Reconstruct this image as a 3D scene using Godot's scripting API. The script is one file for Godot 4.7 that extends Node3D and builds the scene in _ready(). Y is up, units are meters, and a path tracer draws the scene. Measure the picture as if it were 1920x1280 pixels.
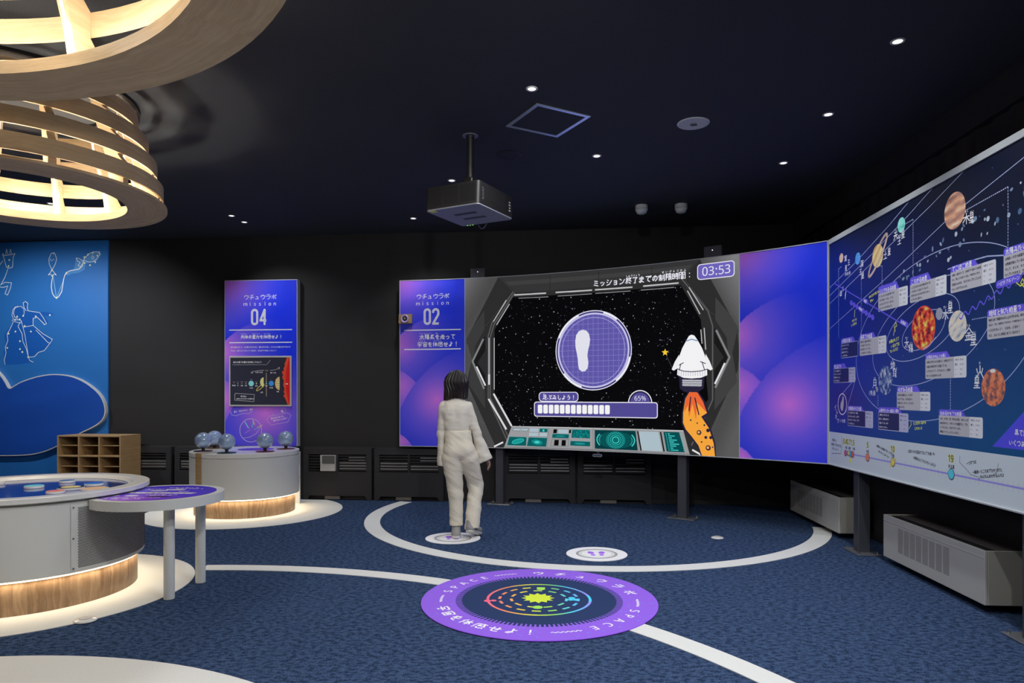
extends Node3D
# An interactive space exhibition room: curved mission display, solar system wall, wooden ring lamps, round tables.
# x to the right, y up, the camera looks along -z; units are metres.

const LENS := 1.0            # picture height over distance: a 24 mm shift lens
const CEIL := 3.425
const BACK_TURN := -0.0953   # the back wall is not quite square to the camera
const BACK_AT := Vector3(-5.39, 0, -9.143)
const SIDE_TURN := -1.6379   # the right wall and its panel
const SIDE_AT := Vector3(2.964, 0, -6.42)
const ARC_R := 7.54          # radius of the curved display
const ARC_L := 5.01

var M := {}
var used := {}

func _ready():
	# ---- camera
	var cam := Camera3D.new()
	cam.name = "camera"
	cam.projection = Camera3D.PROJECTION_FRUSTUM
	cam.near = 0.05
	cam.far = 60.0
	cam.size = 0.05 * LENS
	cam.frustum_offset = Vector2(0, 0.05 * 0.078125)
	cam.position = Vector3(0, 1.35, 0)
	add_child(cam)
	cam.current = true
	# ---- surroundings: a closed room, black outside
	var we := WorldEnvironment.new()
	we.name = "surroundings"
	var env := Environment.new()
	env.background_mode = Environment.BG_COLOR
	env.background_color = Color(0, 0, 0)
	env.tonemap_mode = Environment.TONE_MAPPER_LINEAR
	env.tonemap_exposure = 1.0
	env.sdfgi_enabled = true
	env.ssao_enabled = true
	env.ssil_enabled = true
	we.environment = env
	add_child(we)
	make_materials()
	# ---- the room, then the things in it, large to small
	build_room()
	build_floor_inlays()
	build_display()
	build_solar_panel()
	build_ring_lamps()
	build_big_table()
	build_side_table()
	build_globe_counter()
	build_mission_board()
	build_blue_wall()
	build_locker()
	build_radiators()
	build_fan_units()
	build_person()
	build_projector()
	build_ceiling_fittings()
	build_small_things()

# ------------------------------------------------------------------ naming
func numbered(called: String) -> String:
	var n: int = used.get(called, 0)
	used[called] = n + 1
	return called if n == 0 else "%s_%03d" % [called, n]

func tag(o: Node, label: String, category: String, group := ""):
	o.set_meta("label", label)
	o.set_meta("category", category)
	if group != "":
		o.set_meta("group", group)
	return o

func thing(called: String, label: String, category: String, at := Vector3.ZERO, turn := 0.0, group := "") -> Node3D:
	var o := Node3D.new()
	o.name = numbered(called)
	add_child(o)
	o.position = at
	o.rotation.y = turn
	tag(o, label, category, group)
	return o

func obj(called: String, mesh: Mesh, mat: Material, parent: Node = null, at := Vector3.ZERO, label := "") -> MeshInstance3D:
	var o := MeshInstance3D.new()
	o.name = called if parent else numbered(called)
	o.mesh = mesh
	o.material_override = mat
	o.position = at
	o.cast_shadow = GeometryInstance3D.SHADOW_CASTING_SETTING_ON
	if label != "":
		o.set_meta("label", label)
	if parent:
		parent.add_child(o, true)
	else:
		add_child(o)
	return o

func struct(called: String, mesh: Mesh, mat: Material, at := Vector3.ZERO, turn := 0.0) -> MeshInstance3D:
	var o := obj(called, mesh, mat, null, at)
	o.rotation.y = turn
	o.set_meta("kind", "structure")
	return o

func stuff(o: Node):
	o.set_meta("kind", "stuff")
	return o

# ------------------------------------------------------------------ shapes
func begin() -> SurfaceTool:
	var st := SurfaceTool.new()
	st.begin(Mesh.PRIMITIVE_TRIANGLES)
	return st

func tri(st: SurfaceTool, a: Vector3, b: Vector3, c: Vector3, ua := Vector2.ZERO, ub := Vector2.ZERO, uc := Vector2.ZERO):
	st.set_uv(ua); st.add_vertex(a)
	st.set_uv(uc); st.add_vertex(c)
	st.set_uv(ub); st.add_vertex(b)

# corners counter-clockwise as seen from outside
func quad(st: SurfaceTool, a: Vector3, b: Vector3, c: Vector3, d: Vector3, ua := Vector2(0, 1), ub := Vector2(1, 1), uc := Vector2(1, 0), ud := Vector2(0, 0)):
	tri(st, a, b, c, ua, ub, uc)
	tri(st, a, c, d, ua, uc, ud)

func done(st: SurfaceTool) -> ArrayMesh:
	st.generate_normals()
	return st.commit()

# a box with chamfered edges; uv in metres
func add_box(st: SurfaceTool, c: Vector3, s: Vector3, ch := 0.0, b := Basis()):
	st.set_smooth_group(-1)
	var h := s * 0.5
	ch = minf(ch, minf(h.x, minf(h.y, h.z)) * 0.9)
	for ax in 3:
		var u := (ax + 1) % 3
		var v := (ax + 2) % 3
		for sg in [-1.0, 1.0]:
			var p := []
			for q in [[-1, -1], [1, -1], [1, 1], [-1, 1]]:
				var w := Vector3.ZERO
				w[ax] = sg * h[ax]
				w[u] = q[0] * (h[u] - ch)
				w[v] = q[1] * (h[v] - ch)
				p.append(w)
			if sg < 0:
				p.reverse()
			var t := []
			for w in p:
				t.append(Vector2(w[u] if ax != 0 else w[v], -w[v] if ax != 0 else -w[u]))
			quad(st, c + b * p[0], c + b * p[1], c + b * p[2], c + b * p[3], t[0], t[1], t[2], t[3])
	if ch > 0.0:
		for ax in 3:
			var u := (ax + 1) % 3
			var v := (ax + 2) % 3
			for su in [-1.0, 1.0]:
				for sv in [-1.0, 1.0]:
					var e := []
					for k in [[-1.0, 0], [1.0, 0], [1.0, 1], [-1.0, 1]]:
						var w := Vector3.ZERO
						w[ax] = k[0] * (h[ax] - ch)
						w[u] = su * (h[u] - (ch if k[1] == 1 else 0.0))
						w[v] = sv * (h[v] - (0.0 if k[1] == 1 else ch))
						e.append(w)
					if su * sv < 0:
						e.reverse()
					quad(st, c + b * e[0], c + b * e[1], c + b * e[2], c + b * e[3])
		for sx in [-1.0, 1.0]:
			for sy in [-1.0, 1.0]:
				for sz in [-1.0, 1.0]:
					var p0 := Vector3(sx * h.x, sy * (h.y - ch), sz * (h.z - ch))
					var p1 := Vector3(sx * (h.x - ch), sy * h.y, sz * (h.z - ch))
					var p2 := Vector3(sx * (h.x - ch), sy * (h.y - ch), sz * h.z)
					if sx * sy * sz > 0:
						tri(st, c + b * p0, c + b * p1, c + b * p2)
					else:
						tri(st, c + b * p0, c + b * p2, c + b * p1)

func box(s: Vector3, ch := 0.0, c := Vector3.ZERO) -> ArrayMesh:
	var st := begin()
	add_box(st, c, s, ch)
	return done(st)

# profile: points (radius, height), outer side going up; uv u runs round the axis in metres
func add_lathe(st: SurfaceTool, prof: Array, seg := 48, a0 := 0.0, a1 := TAU, c := Vector3.ZERO, smooth := false):
	var vlen := 0.0
	for i in prof.size() - 1:
		var p: Vector2 = prof[i]
		var q: Vector2 = prof[i + 1]
		st.set_smooth_group(1 if smooth else i + 1)
		var l := p.distance_to(q)
		for k in seg:
			var t0 := a0 + (a1 - a0) * k / seg
			var t1 := a0 + (a1 - a0) * (k + 1) / seg
			var rr := maxf(p.x, q.x)
			var d0 := Vector3(cos(t0), 0, sin(t0))
			var d1 := Vector3(cos(t1), 0, sin(t1))
			var A := c + d1 * p.x + Vector3(0, p.y, 0)
			var B := c + d0 * p.x + Vector3(0, p.y, 0)
			var C := c + d0 * q.x + Vector3(0, q.y, 0)
			var D := c + d1 * q.x + Vector3(0, q.y, 0)
			var u0 := t0 * rr
			var u1 := t1 * rr
			if p.x > 1e-6:
				tri(st, A, B, C, Vector2(u1, vlen), Vector2(u0, vlen), Vector2(u0, vlen + l))
			if q.x > 1e-6:
				tri(st, A, C, D, Vector2(u1, vlen), Vector2(u0, vlen + l), Vector2(u1, vlen + l))
		vlen += l

func lathe(prof: Array, seg := 48, smooth := false, c := Vector3.ZERO) -> ArrayMesh:
	var st := begin()
	add_lathe(st, prof, seg, 0.0, TAU, c, smooth)
	return done(st)

# a flat outline (x, y) given thickness along z, from z0 to z1; uv as the outline
func add_prism(st: SurfaceTool, outline: PackedVector2Array, z0: float, z1: float, b := Basis(), c := Vector3.ZERO, smooth_side := false):
	var o := outline
	if Geometry2D.is_polygon_clockwise(o):
		o = o.duplicate()
		o.reverse()
	st.set_smooth_group(-1)
	var ix := Geometry2D.triangulate_polygon(o)
	for i in ix.size() / 3:
		var p := o[ix[i * 3]]
		var q := o[ix[i * 3 + 1]]
		var r := o[ix[i * 3 + 2]]
		if (q - p).cross(r - p) < 0:
			var t := q
			q = r
			r = t
		tri(st, c + b * Vector3(p.x, p.y, z1), c + b * Vector3(q.x, q.y, z1), c + b * Vector3(r.x, r.y, z1), p, q, r)
		tri(st, c + b * Vector3(p.x, p.y, z0), c + b * Vector3(r.x, r.y, z0), c + b * Vector3(q.x, q.y, z0), p, r, q)
	st.set_smooth_group(7 if smooth_side else -1)
	for i in o.size():
		var p := o[i]
		var q := o[(i + 1) % o.size()]
		quad(st, c + b * Vector3(p.x, p.y, z0), c + b * Vector3(q.x, q.y, z0), c + b * Vector3(q.x, q.y, z1), c + b * Vector3(p.x, p.y, z1))

func prism(outline: PackedVector2Array, z0: float, z1: float, b := Basis(), smooth_side := false) -> ArrayMesh:
	var st := begin()
	add_prism(st, outline, z0, z1, b, Vector3.ZERO, smooth_side)
	return done(st)

const FLAT := Basis(Vector3(1, 0, 0), Vector3(0, 0, -1), Vector3(0, 1, 0))   # lays an outline on the floor: its y runs away from the camera

func circle2(r: float, n := 64, c := Vector2.ZERO, a0 := 0.0, a1 := TAU) -> PackedVector2Array:
	var p := PackedVector2Array()
	var full := absf(a1 - a0) > TAU - 0.001
	for i in (n if full else n + 1):
		var t := a0 + (a1 - a0) * i / n
		p.append(c + Vector2(cos(t), sin(t)) * r)
	return p

func add_tube(st: SurfaceTool, path: Array, r: float, seg := 10):
	st.set_smooth_group(3)
	var rings := []
	for i in path.size():
		var d: Vector3 = (path[mini(i + 1, path.size() - 1)] - path[maxi(i - 1, 0)]).normalized()
		var s := d.cross(Vector3.UP if absf(d.y) < 0.9 else Vector3.RIGHT).normalized()
		var t := s.cross(d)
		var ring := []
		for k in seg:
			var a := TAU * k / seg
			ring.append(path[i] + (s * cos(a) + t * sin(a)) * r)
		rings.append(ring)
	for i in path.size() - 1:
		for k in seg:
			var n := (k + 1) % seg
			quad(st, rings[i][n], rings[i][k], rings[i + 1][k], rings[i + 1][n])
	st.set_smooth_group(-1)
	for k in range(1, seg - 1):
		tri(st, rings[0][0], rings[0][k], rings[0][k + 1])
		var e: Array = rings[path.size() - 1]
		tri(st, e[0], e[k + 1], e[k])

func tube(path: Array, r: float, seg := 10) -> ArrayMesh:
	var st := begin()
	add_tube(st, path, r, seg)
	return done(st)

# ------------------------------------------------------------------ lights
func spot(parent: Node, at: Vector3, aim: Vector3, energy: float, angle: float, col := Color(0.98, 0.985, 1.0), soft := 0.7, size := 0.035):
	var l := SpotLight3D.new()
	l.name = "spot"
	parent.add_child(l, true)
	l.position = at
	var d := aim.normalized()
	l.basis = Basis.looking_at(d, Vector3.FORWARD if absf(d.y) > 0.95 else Vector3.UP)
	l.light_energy = energy
	l.light_color = col
	l.spot_angle = angle
	l.spot_angle_attenuation = soft
	l.spot_range = 14.0
	l.spot_attenuation = 2.0
	l.light_size = size
	l.shadow_enabled = true
	return l

func area(parent: Node, at: Vector3, aim: Vector3, up: Vector3, size: Vector2, energy: float, col: Color):
	var l := AreaLight3D.new()
	l.name = "area_light"
	parent.add_child(l, true)
	l.position = at
	l.basis = Basis.looking_at(aim.normalized(), up)
	l.area_size = size
	l.area_normalize_energy = true
	l.light_energy = energy
	l.light_color = col
	l.area_range = 14.0
	l.area_attenuation = 2.0
	l.shadow_enabled = true
	return l

# ------------------------------------------------------------------ materials
func mat(col: Color, rough := 0.6, metal := 0.0) -> StandardMaterial3D:
	var m := StandardMaterial3D.new()
	m.albedo_color = col
	m.roughness = rough
	m.metallic = metal
	return m

func lit(col: Color, energy: float) -> StandardMaterial3D:
	var m := mat(Color(0.8, 0.8, 0.8), 0.5)
	m.emission_enabled = true
	m.emission = col
	m.emission_energy_multiplier = energy
	return m

func lin(r: float, g: float, b: float) -> Color:     # a base colour given in linear values
	return Color(r, g, b).linear_to_srgb()

func picture(im: Image) -> ImageTexture:
	return ImageTexture.create_from_image(im)

func noise_tex(size: int, freq: float, oct: int, ramp: Array, seed_ := 1, kind := FastNoiseLite.TYPE_SIMPLEX_SMOOTH, gain := 0.5) -> NoiseTexture2D:
	var t := NoiseTexture2D.new()
	t.width = size
	t.height = size
	t.seamless = true
	var n := FastNoiseLite.new()
	n.seed = seed_
	n.noise_type = kind
	n.frequency = freq
	n.fractal_octaves = oct
	n.fractal_gain = gain
	t.noise = n
	if ramp.size():
		var g := Gradient.new()
		var offs := PackedFloat32Array()
		var cols := PackedColorArray()
		for r in ramp:
			offs.append(r[0])
			cols.append(r[1])
		g.offsets = offs
		g.colors = cols
		t.color_ramp = g
	return t

# wood: streaks along u with broad tone changes
func wood_image(w: int, h: int, base: Color, dark: Color, seed_: int, stretch := 0.06, planks := 0) -> Image:
	var n := FastNoiseLite.new()
	n.seed = seed_
	n.frequency = 0.035
	n.fractal_octaves = 4
	var n2 := FastNoiseLite.new()
	n2.seed = seed_ + 5
	n2.frequency = 0.35
	n2.fractal_octaves = 2
	var n3 := FastNoiseLite.new()
	n3.seed = seed_ + 9
	n3.frequency = 0.008
	var im := Image.create_empty(w, h, false, Image.FORMAT_RGB8)
	for y in h:
		var tone := 0.0
		if planks > 0:
			tone = (float((y * planks / h * 7919 + seed_) % 17) / 17.0 - 0.5) * 0.5
		for x in w:
			var wob := n3.get_noise_2d(x * 0.7, y) * 30.0
			var k := 0.5 + 0.65 * n.get_noise_2d(x * stretch, y * 1.6 + wob) + 0.28 * n2.get_noise_2d(x * stretch * 0.5, y) + 0.3 * n3.get_noise_2d(x * 2.0, y * 2.0) + tone
			im.set_pixel(x, y, base.lerp(dark, clampf(k, 0.0, 1.0)))
	return im

func wood(im: Image, scale: Vector3, rough := 0.5) -> StandardMaterial3D:
	var m := mat(Color.WHITE, rough)
	m.albedo_texture = picture(im)
	m.uv1_scale = scale
	return m

func make_materials():
	# carpet: mottled navy pile, streaks running across the room
	var c := mat(Color.WHITE, 0.95)
	c.albedo_texture = noise_tex(1024, 0.05, 5, [[0.0, lin(0.016, 0.026, 0.054)], [0.36, lin(0.040, 0.067, 0.132)], [0.5, lin(0.062, 0.104, 0.200)], [0.64, lin(0.080, 0.132, 0.245)], [1.0, lin(0.100, 0.160, 0.285)]], 3, FastNoiseLite.TYPE_SIMPLEX_SMOOTH, 0.68)
	c.uv1_scale = Vector3(0.36, 0.56, 1)
	c.detail_enabled = true
	c.detail_blend_mode = BaseMaterial3D.BLEND_MODE_MUL
	c.detail_uv_layer = BaseMaterial3D.DETAIL_UV_2
	c.detail_albedo = noise_tex(512, 0.2, 3, [[0.0, Color(0.35, 0.36, 0.4)], [0.5, Color(0.86, 0.86, 0.88)], [1.0, Color(1, 1, 1)]], 8)
	c.uv2_scale = Vector3(1.1, 1.7, 1)
	c.specular_mode = BaseMaterial3D.SPECULAR_DISABLED
	M.carpet = c
	var wc := mat(Color.WHITE, 0.95)
	wc.albedo_texture = noise_tex(512, 0.2, 3, [[0.0, lin(0.56, 0.56, 0.53)], [0.5, lin(0.70, 0.71, 0.68)], [1.0, lin(0.80, 0.81, 0.79)]], 11)
	wc.uv1_scale = Vector3(1.6, 1.6, 1)
	wc.specular_mode = BaseMaterial3D.SPECULAR_DISABLED
	M.pale_carpet = wc
	# black painted ceiling boards with fine pits
	var ce := mat(Color.WHITE, 0.8)
	ce.albedo_texture = noise_tex(1024, 0.16, 3, [[0.0, lin(0.008, 0.009, 0.011)], [0.30, lin(0.022, 0.026, 0.031)], [0.5, lin(0.037, 0.042, 0.049)], [1.0, lin(0.046, 0.051, 0.059)]], 21)
	ce.uv1_triplanar = true
	ce.uv1_world_triplanar = true
	ce.uv1_scale = Vector3(0.9, 0.9, 0.9)
	M.ceiling = ce
	# black woven wall covering
	var wa := mat(Color.WHITE, 0.85)
	wa.albedo_texture = noise_tex(512, 0.3, 2, [[0.0, lin(0.010, 0.0095, 0.010)], [1.0, lin(0.028, 0.026, 0.027)]], 31)
	wa.uv1_triplanar = true
	wa.uv1_world_triplanar = true
	wa.uv1_scale = Vector3(2, 2, 2)
	M.wall = wa
	M.black = mat(lin(0.012, 0.012, 0.013), 0.6)
	M.void = mat(lin(0.004, 0.004, 0.005), 0.9)
	M.cover = mat(lin(0.019, 0.018, 0.020), 0.75)
	M.white = mat(lin(0.62, 0.64, 0.63), 0.42)
	M.white_gloss = mat(lin(0.70, 0.71, 0.70), 0.22)
	M.grey = mat(lin(0.44, 0.44, 0.42), 0.45)
	M.trim = mat(lin(0.46, 0.49, 0.51), 0.4)
	M.slot = mat(lin(0.13, 0.13, 0.13), 0.7)
	M.steel = mat(lin(0.24, 0.25, 0.27), 0.38, 0.7)
	M.post = mat(lin(0.060, 0.062, 0.075), 0.45, 0.2)
	M.chrome = mat(lin(0.7, 0.7, 0.7), 0.2, 1.0)
	var pale := lin(0.66, 0.51, 0.32)
	M.lamp_wood = wood(wood_image(512, 256, pale, lin(0.51, 0.37, 0.215), 4, 0.05), Vector3(0.7, 1.9, 1), 0.55)
	var plinth_im := wood_image(512, 512, lin(0.38, 0.25, 0.145), lin(0.20, 0.118, 0.062), 14, 0.05, 14)
	plinth_im.rotate_90(CLOCKWISE)
	M.plinth_wood = wood(plinth_im, Vector3(1, 1, 1), 0.45)
	M.ply = wood(wood_image(256, 256, lin(0.47, 0.31, 0.15), lin(0.37, 0.235, 0.105), 24, 0.08), Vector3(1.4, 2.2, 1), 0.5)
	M.led_warm = lit(Color(1.0, 0.90, 0.74), 5.0)
	M.led = lit(Color(1.0, 0.94, 0.85), 2.2)
	M.down = lit(Color(1.0, 0.97, 0.92), 1.6)

# ------------------------------------------------------------------ print: a pen that draws artwork into an image
# strokes of the characters on a 10 x 10 grid, two digits (x, y) a point
const GLYPH := {
	"あ": "1272 4047 7458291745859779", "い": "12163846 7296", "う": "3061 2463856839", "え": "4061 2272 721909 4657 5999", "お": "0262 3138191736659779 7284",
	"か": "03636849 3019 8295", "き": "1272 1474 4077 273979", "く": "702479", "け": "1119 4393 707659", "こ": "2181 263999",
	"さ": "1272 5077 273979", "し": "3037597986", "す": "0292 50563735555839", "せ": "0494 717656 31384989", "そ": "2171 7114 1494 945669",
	"た": "0262 3109 5585 566889", "ち": "1282 4036 3664867839", "つ": "0361947839", "て": "1191 71444779", "と": "3044 8336385999",
	"な": "0263 3116 7284 646758397799", "に": "1119 4282 465999", "ね": "2029 0242 175273767897", "の": "524628162351838659", "は": "1119 3393 707759385799",
	"ひ": "114124274978756294", "む": "1262 404627254548699886 7394", "ふ": "4062 43657749 0618 7698", "へ": "053298", "ほ": "1119 3191 3494 717759385799", "ま": "1282 1484 505739183689",
	"み": "21613718164698 8369", "め": "2258 6038181552839669", "も": "40486987 1373 1575", "や": "05628467 3159 5163", "ゆ": "1116164283966848 606739",
	"よ": "505739183667 5383", "ら": "3051 322664866939", "り": "2125 707549", "る": "207016649679494768", "れ": "2029 0242 1752637699",
	"ろ": "2171 7116 1654867939", "わ": "2029 0242 1752839669", "を": "1272 50154457 8446385989", "ん": "501945666897",
	"ウ": "5052 1512928649", "チ": "8022 0595 525629", "ユ": "2272 7278 0898", "ラ": "2080 03937739", "ホ": "0383 4049 2507 6598", "ミ": "2172 2475 1789",
	"ツ": "1224 4153 927739", "シ": "2142 1435 195892", "ヨ": "21818929 2585", "ン": "1143 196792", "イ": "8015 5359", "ト": "3039 3487",
	"カ": "03837958 403509", "ワ": "1511918539", "リ": "2126 817649", "ク": "4014 32826729", "ハ": "3208 6298", "ヒ": "202999 2583",
	"タ": "4014 32826729 3556", "フ": "119139", "ル": "313509 606995", "ソ": "1133 9039", "ー": "0595", "レ": "202996",
	"天": "1181 0494 515409 5499", "体": "2004 1319 3393 6069 6337 6397 5777", "重": "2080 0292 2373762623 2474 5059 1888 0999", "力": "03837958 404409",
	"感": "1191 1106 3353 3454553534 6096 8365 1709 37497978 8799", "太": "0393 504509 5399 4759", "陽": "1019 1030233516 5080845450 5282 4595 56968979 6648 7759",
	"系": "8021 512363 721686 5659 3719 7799", "走": "2282 5058 0494 5686 2509 274899", "宇": "5051 13119193 2474 0696 545939", "宙": "5051 13119193 2484892924 5359 2686",
	"終": "301232 421545 2529 0708 4748 6043 619155 6396 6778 6889", "了": "1181545939", "制": "1103 1252 0454 3039 19165659 7177 909989",
	"限": "1019 1030233516 5080845450 5282 505978 6499 9577", "時": "0131380801 0434 5191 7073 4393 4595 848979 5768", "間": "0009 00404303 909989 90505393 3565693935 3767",
	"足": "2070732320 5358 5585 2509 274899", "木": "0393 5059 5307 5397", "星": "2070742420 2272 2515 1585 1777 0999 5459", "王": "1181 1585 0999 5159",
	"土": "1484 5059 0999", "海": "1021 0314 0926 4033 4191 433888 438389 3696 6368", "冥": "02009092 2272752522 2373 0797 5667 3819 6889",
	"水": "505949 134308 8354 5499", "金": "5004 5094 3474 1686 0999 5459 2738 8778", "地": "0333 2028 0846 43929586 7077 5158699997",
	"球": "0131 0434 0836 2128 4292 707969 4455 6648 9475 7599 8091", "月": "20808979 202609 2383 2686", "火": "1225 8275 505409 5499",
	"似": "2004 1319 3137 3756 5254 8149 7699", "惑": "0292 1343451513 0756 6096 9366 1809 38497978 8799", "中": "1282861612 5059", "心": "1508 3238498976 5162 8497",
	"住": "2004 1319 5061 3393 4696 3999 6369", "人": "505409 5499", "類": "0353 3035 1112 5142 0656 3609 3659 5090 6292976762 6494 6759 8799",
	"行": "3003 4107 2529 5191 4494 747969", "小": "505949 2306 7396", "準": "1021 0213 0515 4023 3135 4191 4393 4595 6065 0797 5659",
	"衛": "2003 3105 1519 3070 3272743432 3676 5069 8191 8494 949989", "彗": "1141 1343 0545 3035 5191 5393 5595 7075 1786 1888 1989 8689",
	"果": "2070742420 2272 5059 0696 5608 5698", "最": "2070732320 0494 1419 4449 1646 0949 5585 8559 5699", "遠": "0112 04260819 4191 6063 3393 4484864644 6668 1999",
	"番": "8021 0393 5056 5306 5396 1686891916 1787 5659", "一": "0595", "場": "0333 2028 0837 5080835350 5181 4494 56968979 6648 7659",
	"所": "0040 0242450502 0208 8152 525648 5494 7479", "旅": "2021 0242 2309 2444 4439 6051 5292 6459 7469 7799 9375",
	"回": "1191991911 3474773734", "面": "0191 5033 1393991913 3339 6369 3565 3767", "山": "5059 14199994", "雲": "2080 1292 5054 2333 6373 2575 0797 3729 7989", "雪": "2080 1292 5054 2333 6373 1585 8589 1989 1787",
	"大": "0393 504509 5399", "気": "3004 2181 2373 0575 754899 2758 5729", "度": "5051 1191 110609 2383 3035 6065 2575 3777 774959 3799", 
	"！": "5056 5859", "？": "123161745556 5859", "：": "5253 5758", "。": "1738291817", "、": "1729", "（": "704579", "）": "204529", "・": "4555",
}
const VOICED := {"が": "か", "ぎ": "き", "ぐ": "く", "げ": "け", "ご": "こ", "ざ": "さ", "じ": "し", "ず": "す", "ぜ": "せ", "だ": "た", "づ": "つ", "で": "て", "ど": "と", "ば": "は", "び": "ひ", "ぶ": "ふ", "べ": "へ", "ぼ": "ほ", "グ": "ク", "ビ": "ヒ", "ブ": "フ", "ゾ": "ソ", "ボ": "ホ", "ぽ": "ほ", "ガ": "カ", "ダ": "タ"}
const LITTLE := {"っ": "つ", "ゃ": "や", "ゅ": "ゆ", "ょ": "よ", "ッ": "ツ", "ュ": "ユ", "ョ": "ヨ"}

class Pen:
	var im: Image
	var k := 1.0           # image pixels in one unit of the drawing
	var w := 0
	var h := 0
	var host
	var own := Transform2D()

	func _init(host_, width: float, height: float, scale: float):
		host = host_
		k = scale
		w = int(round(width * scale))
		h = int(round(height * scale))
		im = Image.create_empty(w, h, false, Image.FORMAT_RGB8)

	func fill(c: Color):
		im.fill(c)

	# pts in drawing units
	func poly(pts: PackedVector2Array, c: Color, alpha := 1.0):
		var p := PackedVector2Array()
		var lo := 1e9
		var hi := -1e9
		for q in pts:
			var r := own * q * k
			p.append(r)
			lo = minf(lo, r.y)
			hi = maxf(hi, r.y)
		var n := p.size()
		for y in range(maxi(0, int(ceil(lo - 0.5))), mini(h - 1, int(floor(hi - 0.5))) + 1):
			var yc := y + 0.5
			var xs := []
			for i in n:
				var a := p[i]
				var b := p[(i + 1) % n]
				if (a.y <= yc) != (b.y <= yc):
					xs.append(a.x + (yc - a.y) / (b.y - a.y) * (b.x - a.x))
			xs.sort()
			for i in xs.size() / 2:
				var x0 := maxi(0, int(ceil(xs[i * 2] - 0.5)))
				var x1 := mini(w, int(ceil(xs[i * 2 + 1] - 0.5)))
				if x1 <= x0:
					continue
				if alpha >= 1.0:
					im.fill_rect(Rect2i(x0, y, x1 - x0, 1), c)
				else:
					for x in range(x0, x1):
						im.set_pixel(x, y, im.get_pixel(x, y).lerp(c, alpha))

	func ell(cx: float, cy: float, rx: float, ry: float, turn := 0.0, n := 0, a0 := 0.0, a1 := TAU) -> PackedVector2Array:
		if n == 0:
			n = clampi(int(maxf(rx, ry) * k * 0.5), 10, 120)
		var o := PackedVector2Array()
		for i in n + 1:
			var t := a0 + (a1 - a0) * i / n
			o.append(Vector2(cx, cy) + Vector2(cos(t) * rx, sin(t) * ry).rotated(turn))
		return o

	func disc(cx: float, cy: float, r: float, c: Color, alpha := 1.0):
		poly(ell(cx, cy, r, r), c, alpha)

	func line(pts: PackedVector2Array, wd: float, c: Color, alpha := 1.0):
		for i in pts.size() - 1:
			var a := pts[i]
			var b := pts[i + 1]
			var d := b - a
			if d.length() < 1e-6:
				continue
			var nrm := d.orthogonal().normalized() * wd * 0.5
			var e := d.normalized() * wd * 0.2
			poly(PackedVector2Array([a + nrm - e, b + nrm + e, b - nrm + e, a - nrm - e]), c, alpha)
			if i > 0 and wd * k > 2.5 and alpha >= 1.0:
				disc(a.x, a.y, wd * 0.5, c)

	func dashes(a: Vector2, b: Vector2, wd: float, c: Color, dash: float, gap: float):
		var l := a.distance_to(b)
		var d := (b - a) / l
		var t := 0.0
		while t < l:
			line(PackedVector2Array([a + d * t, a + d * minf(l, t + dash)]), wd, c)
			t += dash + gap

	func rect(x: float, y: float, rw: float, rh: float, c: Color):
		poly(PackedVector2Array([Vector2(x, y), Vector2(x + rw, y), Vector2(x + rw, y + rh), Vector2(x, y + rh)]), c)

	func rrect(x: float, y: float, rw: float, rh: float, r: float) -> PackedVector2Array:
		var o := PackedVector2Array()
		for q in [[x + rw - r, y + r, -PI / 2], [x + rw - r, y + rh - r, 0.0], [x + r, y + rh - r, PI / 2], [x + r, y + r, PI]]:
			for i in 6:
				var t: float = q[2] + PI / 2 * i / 5
				o.append(Vector2(q[0] + cos(t) * r, q[1] + sin(t) * r))
		return o

	func pts(s: String) -> PackedVector2Array:     # "x y, x y, ..."
		var o := PackedVector2Array()
		for q in s.split(","):
			var v := q.strip_edges().split(" ")
			o.append(Vector2(float(v[0]), float(v[1])))
		return o

	# one character in the square of side s whose top left corner is (x, y)
	func glyph(ch: String, x: float, y: float, s: float, wd: float, c: Color):
		var marks := ""
		var sc := s
		var dx := 0.0
		var dy := 0.0
		if host.LITTLE.has(ch):
			ch = host.LITTLE[ch]
			sc = s * 0.72
			dx = s * 0.1
			dy = s * 0.26
		if host.VOICED.has(ch):
			ch = host.VOICED[ch]
			marks = " 7183 9092"
		var code: String = host.GLYPH.get(ch, "")
		if code == "":
			return
		for stroke in (code + marks).split(" "):
			var p := PackedVector2Array()
			for i in stroke.length() / 2:
				p.append(Vector2(x + dx + (float(stroke[i * 2]) + 0.5) * sc / 10.0, y + dy + (float(stroke[i * 2 + 1]) + 0.5) * sc / 10.0))
			line(p, wd, c)

	func jp(text: String, x: float, y: float, s: float, wd: float, c: Color, pitch := 1.08):
		for i in text.length():
			glyph(text[i], x + i * s * pitch, y, s, wd, c)

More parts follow.
